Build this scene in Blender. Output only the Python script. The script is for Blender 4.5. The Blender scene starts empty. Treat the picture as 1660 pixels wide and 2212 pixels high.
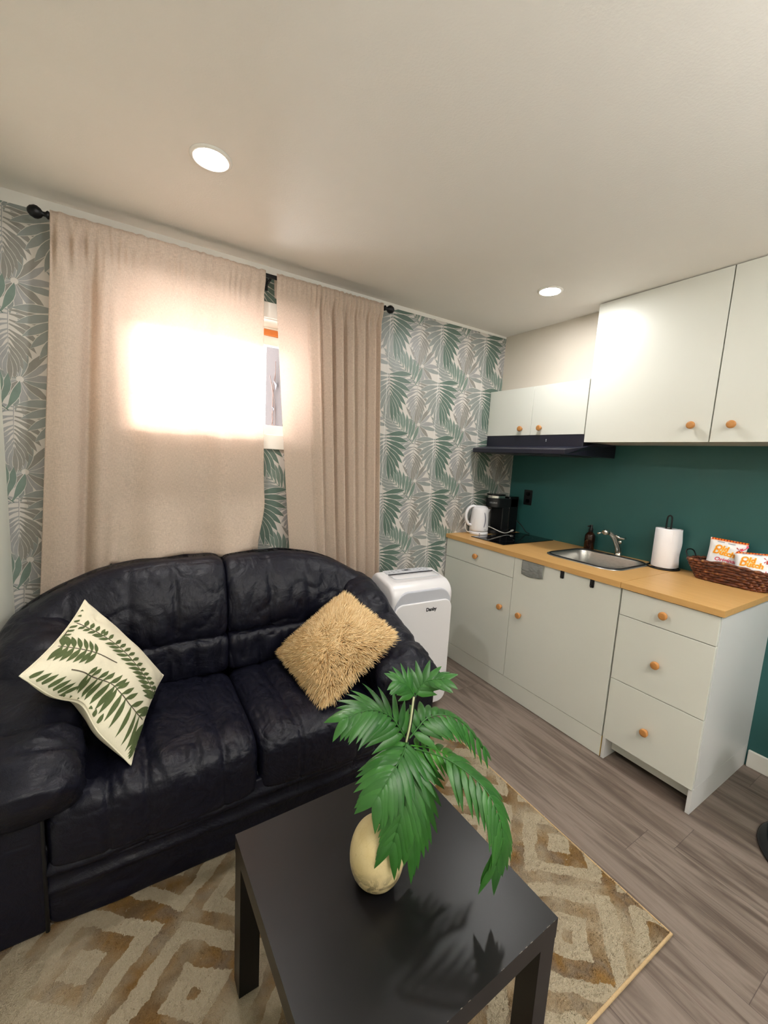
import bpy, bmesh, math, random
from mathutils import Vector, Matrix, noise
import numpy as np
random.seed(7)
SC = bpy.context.scene
COL = SC.collection
PI = math.pi
def lin(c):
    return tuple(((v/255)/12.92 if v/255 <= .04045 else ((v/255+.055)/1.055)**2.4) for v in c)+(1.0,)

# ------------------------------------------------------------------ node helper
class NT:
    def __init__(s, name):
        s.m = bpy.data.materials.new(name); s.m.use_nodes = True
        s.t = s.m.node_tree; s.t.nodes.clear()
        s.out = s.t.nodes.new('ShaderNodeOutputMaterial')
    def n(s, typ, ins=None, **props):
        nd = s.t.nodes.new('ShaderNode'+typ)
        for k, v in props.items(): setattr(nd, k, v)
        for k, v in (ins or {}).items(): s.put(nd.inputs[k], v)
        return nd
    def put(s, sock, v):
        if isinstance(v, bpy.types.NodeSocket): s.t.links.new(v, sock)
        elif isinstance(v, bpy.types.Node): s.t.links.new(v.outputs[0], sock)
        else:
            if hasattr(sock.default_value, '__len__') and not hasattr(v, '__len__'): v = (v,)*len(sock.default_value)
            sock.default_value = v
    def math(s, op, a, b=0.0, c=0.0):
        nd = s.t.nodes.new('ShaderNodeMath'); nd.operation = op
        s.put(nd.inputs[0], a); s.put(nd.inputs[1], b); s.put(nd.inputs[2], c)
        return nd.outputs[0]
    def mix(s, fac, a, b):
        nd = s.t.nodes.new('ShaderNodeMix'); nd.data_type = 'RGBA'
        s.put(nd.inputs[0], fac); s.put(nd.inputs[6], a); s.put(nd.inputs[7], b)
        return nd.outputs[2]
    def ramp(s, fac, stops, interp='LINEAR'):
        nd = s.t.nodes.new('ShaderNodeValToRGB'); cr = nd.color_ramp; cr.interpolation = interp
        while len(cr.elements) < len(stops): cr.elements.new(0.5)
        for e, (p, c) in zip(cr.elements, stops): e.position = p; e.color = c
        s.put(nd.inputs[0], fac); return nd.outputs[0]
    def pos(s):
        if not hasattr(s, '_p'): s._p = s.n('TexCoord').outputs['Object']
        return s._p
    def scaled(s, v):
        mp = s.n('Mapping', {'Vector': s.pos(), 'Scale': v}); return mp.outputs[0]
    def noise(s, scale, detail=2, vec=None, rough=.5, dist=0.0):
        nd = s.n('TexNoise', {'Vector': vec if vec is not None else s.pos(), 'Scale': scale, 'Detail': detail, 'Roughness': rough, 'Distortion': dist})
        return nd.outputs[0]
    def bump(s, h, strength=.3, dist=.01, normal=None):
        ins = {'Height': h, 'Strength': strength, 'Distance': dist}
        if normal is not None: ins['Normal'] = normal
        return s.n('Bump', ins).outputs[0]
    def pbr(s, color, rough=.5, metal=0.0, spec=.5, normal=None, **kw):
        ins = {'Base Color': color, 'Roughness': rough, 'Metallic': metal, 'Specular IOR Level': spec}
        if normal is not None: ins['Normal'] = normal
        ins.update(kw)
        p = s.n('BsdfPrincipled', ins); s.t.links.new(p.outputs[0], s.out.inputs[0]); s.p = p
        return s.m

def simple(name, rgb, rough=.5, metal=0.0, spec=.5, var=.05, nscale=12, bump=0.0, bscale=200, **kw):
    t = NT(name); c = lin(rgb)
    d = tuple(max(0, v*(1-var)) for v in c[:3])+(1,); e = tuple(min(1, v*(1+var)) for v in c[:3])+(1,)
    col = t.mix(t.noise(nscale, 3), d, e)
    nr = t.bump(t.noise(bscale, 2), bump, .002) if bump else None
    return t.pbr(col, rough, metal, spec, nr, **kw)

M = {}
M['ceiling'] = simple('ceiling_paint', (226,222,215), .7, var=.015, bump=.25, bscale=160)
M['white_paint'] = simple('white_paint', (228,226,220), .55, var=.02, bump=.1, bscale=90)
M['left_wall'] = simple('pale_wall_paint', (226,228,216), .6, var=.03, nscale=3, bump=.15, bscale=120)
M['beige_paint'] = simple('beige_wall_paint', (205,197,184), .65, var=.02, bump=.15, bscale=120)
M['white_trim'] = simple('white_trim', (228,225,218), .4, var=.02)
M['white_lam'] = simple('white_laminate', (214,215,207), .32, var=.012, nscale=5)
M['white_side'] = simple('white_side_laminate', (212,212,212), .4, var=.012, nscale=5)
M['dark_gap'] = simple('dark_gap', (18,18,18), .8)
M['raw_edge'] = simple('raw_board_edge', (190,160,90), .7, var=.15, nscale=80)
M['hood'] = simple('hood_black_metal', (26,27,42), .38, .0, .5)
M['hood_grille'] = simple('hood_filter_grille', (80,82,92), .45, .7)
M['black_plastic'] = simple('black_plastic', (14,14,17), .42)
M['black_gloss'] = simple('black_gloss', (10,10,13), .14)
M['black_metal'] = simple('black_metal', (13,14,17), .4, .3)
M['black_glass'] = simple('black_ceramic_glass', (7,7,10), .06, spec=.7, var=.0)
M['mark_grey'] = simple('printed_grey_mark', (150,152,158), .5)
M['ring_print'] = simple('hob_ring_print', (52,52,58), .4)
M['chrome'] = simple('chrome', (215,212,205), .14, 1.0, var=.03)
M['white_plastic'] = simple('white_plastic', (224,222,225), .3, var=.01)
M['silver'] = simple('silver_plastic', (196,198,208), .30, .2, var=.02)
M['grey_plastic'] = simple('grey_plastic', (196,198,204), .45, var=.02)
M['dark_ink'] = simple('dark_ink', (22,22,30), .5)
M['screen'] = simple('dark_display', (30,36,38), .15)
M['window_grey'] = simple('grey_gauge', (122,120,132), .3)
M['paper'] = simple('paper_towel', (240,238,242), .85, var=.015, bump=.4, bscale=260)
M['towel'] = simple('grey_terry_cloth', (128,130,128), .9, var=.12, nscale=60, bump=.8, bscale=420)
M['cord_white'] = simple('white_cord', (214,212,206), .45)
M['orange_wood'] = simple('orange_stained_wood', (205,118,52), .45, var=.15, nscale=40)
M['outside_wall'] = simple('window_well_wall', (40,25,20), .9, var=.15, nscale=9, bump=.4, bscale=60)
M['twig'] = simple('pale_twig', (96,74,66), .8)
M['dark_leaf'] = simple('dark_outside_leaf', (70,66,72), .8)
M['pink_ink'] = simple('red_pink_print', (214,54,90), .45)
M['orange_ink'] = simple('orange_print', (244,140,28), .45)
M['yellow_ink'] = simple('yellow_print', (250,200,60), .45)
M['red_ink'] = simple('red_print', (176,40,26), .45)
M['bag_white'] = simple('white_foil_bag', (232,230,232), .28, var=.03)
M['chip_ink'] = simple('chip_print', (236,196,96), .4, var=.3, nscale=60)

def m_glass():
    t = NT('window_glass')
    g = t.n('BsdfGlossy', {'Roughness': .02}); tr = t.n('BsdfTransparent', {'Color': (.97,.98,.98,1)})
    fr = t.n('Fresnel', {'IOR': 1.25})
    mx = t.n('MixShader', {0: fr.outputs[0], 1: tr.outputs[0], 2: g.outputs[0]})
    t.t.links.new(mx.outputs[0], t.out.inputs[0]); return t.m
M['glass'] = m_glass()
def m_amber():
    t = NT('amber_glass')
    return t.pbr(lin((48,22,10)), .08, 0, .6, None, **{'Transmission Weight': .35, 'IOR': 1.45})
M['amber'] = m_amber()
def m_steel():
    t = NT('brushed_steel')
    v = t.scaled((30,3,30)); n = t.noise(14, 4, v)
    return t.pbr(t.mix(n, lin((150,149,146)), lin((205,203,198))), t.math('ADD', t.math('MULTIPLY', n, .2), .22), .95, .5, t.bump(n, .08, .002))
M['steel'] = m_steel()
def m_wood(name, a, b, stretch=(4,60,60), rough=.4):
    t = NT(name); v = t.scaled(stretch)
    n = t.noise(1.0, 5, v, .6, .6); n2 = t.noise(3.0, 3, v)
    c = t.mix(n, lin(a), lin(b)); c = t.mix(t.math('MULTIPLY', n2, .35), c, lin(tuple(int(x*.78) for x in a)))
    return t.pbr(c, rough, 0, .4, t.bump(n, .06, .002))
M['worktop'] = m_wood('oak_worktop', (218,174,112), (194,146,84), (45,3,45))
M['knob_wood'] = m_wood('knob_wood', (206,148,88), (178,116,58), (50,50,160), .35)
def m_table():
    t = NT('black_brown_lacquer')
    n = t.noise(9, 4)
    return t.pbr(t.mix(n, lin((9,8,10)), lin((14,13,15))), t.math('ADD', t.math('MULTIPLY', n, .08), .30), 0, .38, t.bump(t.noise(350, 2), .06, .001))
M['table'] = m_table()
M['worn_edge'] = simple('worn_table_edge', (120,112,104), .7, var=.4, nscale=60)
def m_leather():
    t = NT('navy_black_leather')
    fine = t.n('TexVoronoi', {'Vector': t.pos(), 'Scale': 260.0}, feature='DISTANCE_TO_EDGE').outputs[0]
    mid = t.noise(26, 4, None, .6, .8); big = t.noise(7, 3, None, .55, 1.2)
    c = t.mix(mid, lin((8,8,17)), lin((18,19,35)))
    worn = t.ramp(t.noise(55, 5, None, .7), [(.60, (0,0,0,1)), (.74, (1,1,1,1))])
    wornz = t.ramp(big, [(.52, (0,0,0,1)), (.66, (1,1,1,1))])
    c = t.mix(t.math('MULTIPLY', t.math('MULTIPLY', worn, wornz), .55), c, lin((62,60,68)))
    b1 = t.bump(big, .45, .02); b2 = t.bump(mid, .35, .008, b1); b3 = t.bump(fine, .25, .0012, b2)
    return t.pbr(c, t.math('ADD', t.math('MULTIPLY', mid, .18), .34), 0, .30, b3)
M['leather'] = m_leather()
M['leather_seam'] = simple('leather_seam', (7,7,11), .6)
def m_curtain():
    t = NT('beige_linen')
    wa = t.noise(1.0, 3, t.scaled((1100, 40, 90))); wb = t.noise(1.0, 3, t.scaled((90, 40, 1100)))
    w = t.math('MULTIPLY', t.math('ADD', wa, wb), .5)
    c = t.mix(w, lin((197,181,165)), lin((231,218,203)))
    nr = t.bump(w, .12, .001)
    d = t.n('BsdfDiffuse', {'Color': c, 'Normal': nr}); tl = t.n('BsdfTranslucent', {'Color': t.mix(w, lin((226,201,186)), lin((248,231,221)))})
    m1 = t.n('MixShader', {0: .42, 1: d.outputs[0], 2: tl.outputs[0]})
    tr = t.n('BsdfTransparent', {'Color': (1,.95,.92,1)})
    m2 = t.n('MixShader', {0: t.math('MULTIPLY', t.ramp(w, [(.3,(1,1,1,1)),(.6,(0,0,0,1))]), .30), 1: m1.outputs[0], 2: tr.outputs[0]})
    t.t.links.new(m2.outputs[0], t.out.inputs[0]); return t.m
M['curtain'] = m_curtain()
def m_floor():
    t = NT('grey_brown_laminate')
    x, y, z = (t.n('SeparateXYZ', {0: t.pos()}).outputs[i] for i in range(3))
    r = t.math('DIVIDE', x, .172); row = t.math('FLOOR', r)
    rn = t.n('TexWhiteNoise', {'W': row}, noise_dimensions='1D').outputs[0]
    yy = t.math('DIVIDE', t.math('ADD', y, t.math('MULTIPLY', rn, 3.1)), 1.22); pl = t.math('FLOOR', yy)
    cid = t.n('CombineXYZ', {0: row, 1: pl, 2: 0.0}).outputs[0]
    pr = t.n('TexWhiteNoise', {'Vector': cid}, noise_dimensions='2D').outputs[0]
    fx = t.math('ABSOLUTE', t.math('SUBTRACT', t.math('FRACT', r), .5)); fy = t.math('ABSOLUTE', t.math('SUBTRACT', t.math('FRACT', yy), .5))
    seam = t.math('MAXIMUM', t.math('GREATER_THAN', fx, .4955), t.math('GREATER_THAN', fy, .4992))
    gv = t.n('CombineXYZ', {0: t.math('MULTIPLY', x, 17.0), 1: t.math('ADD', t.math('MULTIPLY', y, 1.5), t.math('MULTIPLY', pr, 40.0)), 2: t.math('MULTIPLY', pr, 23.0)}).outputs[0]
    g1 = t.noise(1.0, 6, gv, .62, .7)
    gv2 = t.n('CombineXYZ', {0: t.math('MULTIPLY', x, 90.0), 1: t.math('MULTIPLY', y, 4.0), 2: t.math('MULTIPLY', pr, 9.0)}).outputs[0]
    g2 = t.noise(1.0, 4, gv2)
    c = t.ramp(g1, [(.26, lin((50,41,35))), (.42, lin((98,85,76))), (.56, lin((134,121,111))), (.70, lin((108,92,83))), (.82, lin((70,58,51)))])
    c = t.mix(t.math('MULTIPLY', g2, .35), c, lin((66,56,50)))
    c = t.mix(t.math('MULTIPLY', pr, .3), c, lin((124,110,101)))
    c = t.mix(t.math('MULTIPLY', seam, .6), c, lin((46,38,34)))
    nr = t.bump(t.math('SUBTRACT', g2, t.math('MULTIPLY', seam, 2.0)), .12, .002)
    return t.pbr(c, t.math('ADD', t.math('MULTIPLY', g1, .25), .33), 0, .4, nr)
M['floor'] = m_floor()
def m_rug():
    t = NT('patterned_rug_pile')
    wob = t.n('TexNoise', {'Vector': t.pos(), 'Scale': 9.0, 'Detail': 3.0}).outputs['Color']
    wv = t.n('VectorMath', {0: wob, 1: (.5,.5,.5)}, operation='SUBTRACT').outputs[0]
    wv = t.n('VectorMath', {0: wv, 'Scale': .06}, operation='SCALE').outputs[0]
    pv = t.n('VectorMath', {0: t.pos(), 1: wv}, operation='ADD').outputs[0]
    sp = t.n('SeparateXYZ', {0: pv}); x, y = sp.outputs[0], sp.outputs[1]
    fx = t.math('ABSOLUTE', t.math('SUBTRACT', t.math('FRACT', t.math('DIVIDE', x, .50)), .5))
    fy = t.math('ABSOLUTE', t.math('SUBTRACT', t.math('FRACT', t.math('DIVIDE', y, .42)), .5))
    d = t.math('ADD', fx, fy)
    band = t.math('FRACT', t.math('MULTIPLY', d, 3.6))
    msk = t.ramp(band, [(.40, (0,0,0,1)), (.47, (1,1,1,1)), (.90, (1,1,1,1)), (.97, (0,0,0,1))])
    n1 = t.noise(7, 3); n2 = t.noise(330, 3, None, .7); n3 = t.noise(90, 3, None, .7)
    dark = t.ramp(n1, [(.32, lin((136,112,84))), (.48, lin((160,122,70))), (.58, lin((148,128,106))), (.7, lin((174,134,78)))])
    light = t.mix(n3, lin((200,183,152)), lin((230,216,190)))
    ragged = t.ramp(t.math('ADD', msk, t.math('MULTIPLY', t.math('SUBTRACT', n3, .5), 2.6)), [(.42, (0,0,0,1)), (.6, (1,1,1,1))])
    c = t.mix(t.math('MULTIPLY', ragged, t.ramp(t.noise(5.5, 3), [(.36, (.12,.12,.12,1)), (.58, (1,1,1,1))])), light, dark)
    c = t.mix(t.math('MULTIPLY', n2, .32), c, lin((120,100,78)))
    nr = t.bump(t.math('ADD', n2, t.math('MULTIPLY', n3, 1.5)), .9, .012)
    return t.pbr(c, .95, 0, .1, nr)
M['rug'] = m_rug()
M['rug_edge'] = simple('rug_binding', (186,158,118), .9, var=.2, nscale=120, bump=.6, bscale=300)
M['green_wall'] = simple('dark_green_wall_paint', (42,94,93), .5, var=.10, nscale=5, bump=.15, bscale=140)
M['wp_base'] = simple('wallpaper_ground', (204,199,193), .42, var=.04, nscale=5)
def wp(name, rgb, v=.16): return simple(name, rgb, .42, var=v, nscale=28)
M['wp_green'] = wp('wallpaper_green', (112,130,121)); M['wp_dgreen'] = wp('wallpaper_deep_green', (88,109,99))
M['wp_grey'] = wp('wallpaper_grey_green', (136,142,139)); M['wp_taupe'] = wp('wallpaper_taupe', (136,134,128))
M['wp_lilac'] = wp('wallpaper_pale_grey', (152,152,152)); M['wp_seam'] = simple('wallpaper_seam', (232,232,230), .5)
WP = ['wp_base','wp_green','wp_dgreen','wp_grey','wp_taupe','wp_lilac','wp_seam','white_paint']
M['linen_print_ground'] = simple('cream_canvas', (233,226,202), .85, var=.05, nscale=40, bump=.5, bscale=600)
M['print_green'] = simple('printed_leaf_green', (82,96,56), .85, var=.25, nscale=60, bump=.4, bscale=600)
M['print_stem'] = simple('printed_stem', (84,76,62), .85)
def m_frond(name, a, b):
    t = NT(name)
    rnd = t.n('NewGeometry').outputs['Random Per Island']
    c = t.mix(rnd, lin(a), lin(b)); c = t.mix(t.math('MULTIPLY', t.noise(60, 3), .4), c, lin((22,58,26)))
    m = t.pbr(c, .38, 0, .45, t.bump(t.noise(1.0, 2, t.scaled((300,300,60))), .15, .002))
    tl = t.n('BsdfTranslucent', {'Color': lin((90,170,50))})
    mx = t.n('MixShader', {0: .14, 1: t.p.outputs[0], 2: tl.outputs[0]}); t.t.links.new(mx.outputs[0], t.out.inputs[0]); return m
M['frond'] = m_frond('artificial_palm_leaf', (42,92,36), (62,120,48))
M['frond_light'] = m_frond('artificial_palm_leaf_light', (58,124,40), (88,156,54))
M['stem_dark'] = simple('dark_stem', (24,28,20), .5)
M['stem_pale'] = simple('pale_stem', (196,200,160), .5)
def m_vase():
    t = NT('crackled_cream_gold_ceramic')
    vo = t.n('TexVoronoi', {'Vector': t.pos(), 'Scale': 75.0}, feature='DISTANCE_TO_EDGE').outputs[0]
    cr = t.ramp(vo, [(.0, (.6,.6,.6,1)), (.02, (0,0,0,1))]); n = t.noise(16, 4); n2 = t.noise(30, 5, None, .7, 1.5)
    z = t.n('SeparateXYZ', {0: t.pos()}).outputs[2]
    c = t.mix(n, lin((220,206,166)), lin((192,168,114)))
    blot = t.ramp(n2, [(.47, (0,0,0,1)), (.56, (1,1,1,1))])
    blot = t.math('MULTIPLY', blot, t.ramp(z, [(.03, (1,1,1,1)), (.085, (0,0,0,1))]))
    c = t.mix(t.math('MULTIPLY', cr, t.math('MULTIPLY', n, .9)), c, lin((150,116,62))); c = t.mix(t.math('MULTIPLY', blot, .9), c, lin((72,58,32)))
    return t.pbr(c, .3, 0, .5, t.bump(cr, .2, .002))
M['vase'] = m_vase()
def m_fur():
    t = NT('golden_beige_fur')
    r = t.n('NewGeometry').outputs['Random Per Island']
    c = t.ramp(r, [(0, lin((228,190,134))), (.5, lin((243,212,160))), (1, lin((253,230,186)))])
    m = t.pbr(c, .75, 0, .2)
    tl = t.n('BsdfTranslucent', {'Color': c}); mx = t.n('MixShader', {0: .08, 1: t.p.outputs[0], 2: tl.outputs[0]}); t.t.links.new(mx.outputs[0], t.out.inputs[0]); return m
M['fur'] = m_fur()
M['fur_base'] = simple('fur_backing', (226,186,128), .9)
def m_wicker():
    t = NT('brown_wicker')
    n = t.noise(55, 3); r = t.noise(14, 2)
    c = t.ramp(n, [(.3, lin((58,30,22))), (.5, lin((112,64,42))), (.62, lin((138,78,50))), (.75, lin((200,158,92)))])
    return t.pbr(t.mix(t.math('MULTIPLY', r, .5), c, lin((64,32,26))), .45, 0, .4, t.bump(t.noise(180, 3), .4, .003))
M['wicker'] = m_wicker()
def m_emit(name, rgb, k):
    t = NT(name); e = t.n('Emission', {'Color': rgb, 'Strength': k}); t.t.links.new(e.outputs[0], t.out.inputs[0]); return t.m
LAMP = 270.0
M['lamp'] = m_emit('lit_led_lens', (1,.985,.965,1), LAMP)

# ------------------------------------------------------------------ mesh builder
class MB:
    def __init__(s): s.v = []; s.f = []; s.m = []; s.sm = []
    def add(s, vs, fs, mat=0, smooth=False):
        b = len(s.v); s.v += [tuple(v) for v in vs]
        for f in fs: s.f.append([i+b for i in f]); s.m.append(mat); s.sm.append(smooth)
        return s
    def box(s, x0, x1, y0, y1, z0, z1, mat=0):
        vs = [(x,y,z) for z in (z0,z1) for y in (y0,y1) for x in (x0,x1)]
        return s.add(vs, [(0,2,3,1),(4,5,7,6),(0,1,5,4),(2,6,7,3),(0,4,6,2),(1,3,7,5)], mat)
    def grid(s, P, mat=0, smooth=True, closeu=False, closev=False):
        nu, nv = len(P), len(P[0]); vs = [p for r in P for p in r]; fs = []
        for i in range(nu if closeu else nu-1):
            for j in range(nv if closev else nv-1):
                a, b = i, (i+1) % nu; c, d = j, (j+1) % nv
                fs.append((a*nv+c, b*nv+c, b*nv+d, a*nv+d))
        return s.add(vs, fs, mat, smooth)
    def lathe(s, prof, c=(0,0,0), ax='z', n=32, mat=0, smooth=True):
        P = []
        for r, h in prof:
            row = []
            for k in range(n):
                a = 2*PI*k/n; u, w = r*math.cos(a), r*math.sin(a)
                q = {'z': (u,w,h), 'x': (h,u,w), 'y': (w,h,u)}[ax]
                row.append((c[0]+q[0], c[1]+q[1], c[2]+q[2]))
            P.append(row)
        s.grid(P, mat, smooth, False, True)
        b = len(s.v)-len(prof)*n
        for idx, rev in ((0, True), (len(prof)-1, False)):
            if prof[idx][0] > 1e-6:
                f = [b+idx*n+k for k in range(n)]
                s.f.append(f[::-1] if rev else f); s.m.append(mat); s.sm.append(False)
        return s
    def tube(s, pts, r, n=10, mat=0, closed=False, smooth=True, caps=True):
        pts = [Vector(p) for p in pts]; N = len(pts); P = []; up = None
        rs = r if hasattr(r, '__len__') else [r]*N
        for i, p in enumerate(pts):
            a = pts[(i-1) % N] if (closed or i > 0) else p; b = pts[(i+1) % N] if (closed or i < N-1) else p
            t = (b-a).normalized()
            if up is None: up = Vector((0,0,1)) if abs(t.z) < .9 else Vector((1,0,0))
            u = (up-t*up.dot(t)).normalized(); w = t.cross(u); up = u
            P.append([tuple(p+(u*math.cos(2*PI*k/n)+w*math.sin(2*PI*k/n))*rs[i]) for k in range(n)])
        s.grid(P, mat, smooth, closed, True)
        if not closed and caps:
            b = len(s.v)-N*n
            s.f.append([b+k for k in range(n)][::-1]); s.m.append(mat); s.sm.append(False)
            s.f.append([b+(N-1)*n+k for k in range(n)]); s.m.append(mat); s.sm.append(False)
        return s
    def prism(s, poly, fn, mat=0, smooth=False):       # poly: 2D ccw points; fn(u,v,k) k=0/1 -> 3D
        n = len(poly); vs = [fn(u,v,0) for u,v in poly]+[fn(u,v,1) for u,v in poly]
        fs = [list(range(n))[::-1], list(range(n,2*n))]
        s.add(vs, fs, mat, False)
        b = len(s.v)-2*n
        for i in range(n):
            j = (i+1) % n; s.f.append([b+i, b+j, b+n+j, b+n+i]); s.m.append(mat); s.sm.append(smooth)
        return s
    def xf(s, mtx):
        s.v = [tuple(mtx @ Vector(v)) for v in s.v]; return s
    def build(s, name, mats, parent=None, origin=None, bevel=0, seg=2, fix=True):
        if not isinstance(mats, (list, tuple)): mats = [mats]
        me = bpy.data.meshes.new(name)
        off = Vector(origin) if origin is not None else Vector((0,0,0))
        me.from_pydata([tuple(Vector(v)-off) for v in s.v], [], s.f)
        for m in mats: me.materials.append(M[m] if isinstance(m, str) else m)
        me.polygons.foreach_set('material_index', s.m); me.polygons.foreach_set('use_smooth', s.sm)
        if fix:
            bm = bmesh.new(); bm.from_mesh(me); bmesh.ops.recalc_face_normals(bm, faces=bm.faces); bm.to_mesh(me); bm.free()
        me.update()
        o = bpy.data.objects.new(name, me); COL.objects.link(o)
        if parent is not None:
            o.parent = parent; o.matrix_parent_inverse = root_inv(parent)
        o.location = off
        if bevel:
            b = o.modifiers.new('edge', 'BEVEL'); b.width = bevel; b.segments = seg; b.limit_method = 'ANGLE'; b.angle_limit = math.radians(40)
        return o
def root_inv(p):
    m = Matrix.Identity(4); q = p
    while q is not None:
        m = (Matrix.Translation(q.location) @ q.rotation_euler.to_matrix().to_4x4()) @ m if q.parent is None else q.matrix_parent_inverse @ Matrix.Translation(q.location) @ m
        q = q.parent
    return m.inverted()
def tag(o, label, cat=None, group=None, kind=None):
    if label: o['label'] = label
    if cat: o['category'] = cat
    if group: o['group'] = group
    if kind: o['kind'] = kind
    return o
def thing(name, loc, label, cat, group=None):
    o = bpy.data.objects.new(name, None); o.empty_display_size = .05; COL.objects.link(o); o.location = loc
    return tag(o, label, cat, group)
def struct(o): o['kind'] = 'structure'; return o
def lerp(a, b, t): return a+(b-a)*t
def sstep(a, b, x):
    t = min(1, max(0, (x-a)/(b-a))) if a != b else float(x > a); return t*t*(3-2*t)
def catmull(pts, n):
    pts = [Vector(p) for p in pts]; P = [pts[0]*2-pts[1]]+pts+[pts[-1]*2-pts[-2]]; out = []
    for i in range(n+1):
        u = i/n*(len(pts)-1); k = min(int(u), len(pts)-2); t = u-k
        a, b, c, d = P[k:k+4]
        out.append(.5*((2*b)+(c-a)*t+(2*a-5*b+4*c-d)*t*t+(3*b-a-3*c+d)*t**3))
    return out
def rrect(w, h, r, n=6):            # rounded rectangle centred on 0, ccw
    out = []
    for cx, cy, a0 in ((w/2-r,h/2-r,0),(-w/2+r,h/2-r,PI/2),(-w/2+r,-h/2+r,PI),(w/2-r,-h/2+r,1.5*PI)):
        for k in range(n+1):
            a = a0+PI/2*k/n; out.append((cx+r*math.cos(a), cy+r*math.sin(a)))
    return out
_txt = {}
def text_geo(body, size, thick=0.0, shear=0.0):
    cu = bpy.data.curves.new('lettering', 'FONT'); cu.body = body; cu.size = size; cu.align_x = 'CENTER'; cu.align_y = 'CENTER'; cu.offset = thick; cu.shear = shear
    cu.resolution_u = 3
    o = bpy.data.objects.new('lettering', cu); COL.objects.link(o)
    bpy.context.view_layer.update()
    me = bpy.data.meshes.new_from_object(o.evaluated_get(bpy.context.evaluated_depsgraph_get()))
    vs = [tuple(v.co) for v in me.vertices]; fs = [tuple(p.vertices) for p in me.polygons]
    bpy.data.objects.remove(o); bpy.data.curves.remove(cu); bpy.data.meshes.remove(me)
    return vs, fs
def puffbox(c, half, k=5.0, n=16, fn=None, mat=0):
    """rounded cushion block; fn(q, p) gets the unit point and the placed point and returns the final point"""
    bm = bmesh.new(); bmesh.ops.create_cube(bm, size=2.0)
    bmesh.ops.subdivide_edges(bm, edges=bm.edges[:], cuts=n, use_grid_fill=True)
    vs = []
    for v in bm.verts:
        x, y, z = v.co
        # even out spacing towards corners
        x, y, z = (math.sin(t*PI/2*.82)/math.sin(PI/2*.82) for t in (x, y, z))
        if isinstance(k, tuple):
            yz = (abs(y)**k[1]+abs(z)**k[1])**(1/k[1]); l = (abs(x)**k[0]+yz**k[0])**(1/k[0])
        else: l = (abs(x)**k+abs(y)**k+abs(z)**k)**(1/k)
        q = Vector((x/l, y/l, z/l)); p = Vector((c[0]+q.x*half[0], c[1]+q.y*half[1], c[2]+q.z*half[2]))
        vs.append(tuple(fn(q, p)) if fn else tuple(p))
    bm.verts.index_update()
    fs = [[v.index for v in f.verts] for f in bm.faces]; bm.free()
    return vs, fs
# printed leaves: 2D strips of quads
def leaf2(base, ang, L, w, bend=0.0, n=6, shape=.8):
    x, y = base; cl = []; a = ang
    for i in range(n+1):
        t = i/n; hw = w*.5*math.sin(PI*min(1, t**shape))**1.0 if 0 < t < 1 else (w*.10 if t == 0 else 0)
        cl.append(((x-math.sin(a)*hw, y+math.cos(a)*hw), (x+math.sin(a)*hw, y-math.cos(a)*hw)))
        x += math.cos(a)*L/n; y += math.sin(a)*L/n; a += bend/n
    return [(cl[i][0], cl[i+1][0], cl[i+1][1], cl[i][1]) for i in range(n)]
def frond2(p0, ang, L, bend, n, lf, wf, opn, side=(1,-1), t0=.06, lbend=.0, seg=6, rw=.004):
    """returns (rachis quads, {side: quads})"""
    pts = []; x, y = p0; a = ang; N = 24
    for i in range(N+1):
        pts.append((x, y, a)); x += math.cos(a)*L/N; y += math.sin(a)*L/N; a += bend/N
    rq = []
    for i in range(N):
        (xa,ya,aa),(xb,yb,ab) = pts[i], pts[i+1]; h1, h2 = rw*(1-.7*i/N)/2, rw*(1-.7*(i+1)/N)/2
        rq.append(((xa-math.sin(aa)*h1,ya+math.cos(aa)*h1),(xb-math.sin(ab)*h2,yb+math.cos(ab)*h2),(xb+math.sin(ab)*h2,yb-math.cos(ab)*h2),(xa+math.sin(aa)*h1,ya-math.cos(aa)*h1)))
    res = {}
    for s in side:
        qs = []
        for i in range(n):
            t = t0+(1-t0)*(i+.5*(s > 0)*.5)/n; k = min(N, int(t*N)); X, Y, A = pts[k]
            qs += leaf2((X, Y), A+s*opn(t), lf(t), wf(t), -s*lbend, seg)
        res[s] = qs
    tip = leaf2(pts[-1][:2], pts[-1][2], lf(1.0), wf(1.0), 0, seg); res[side[0]] += tip
    return rq, res
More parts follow.
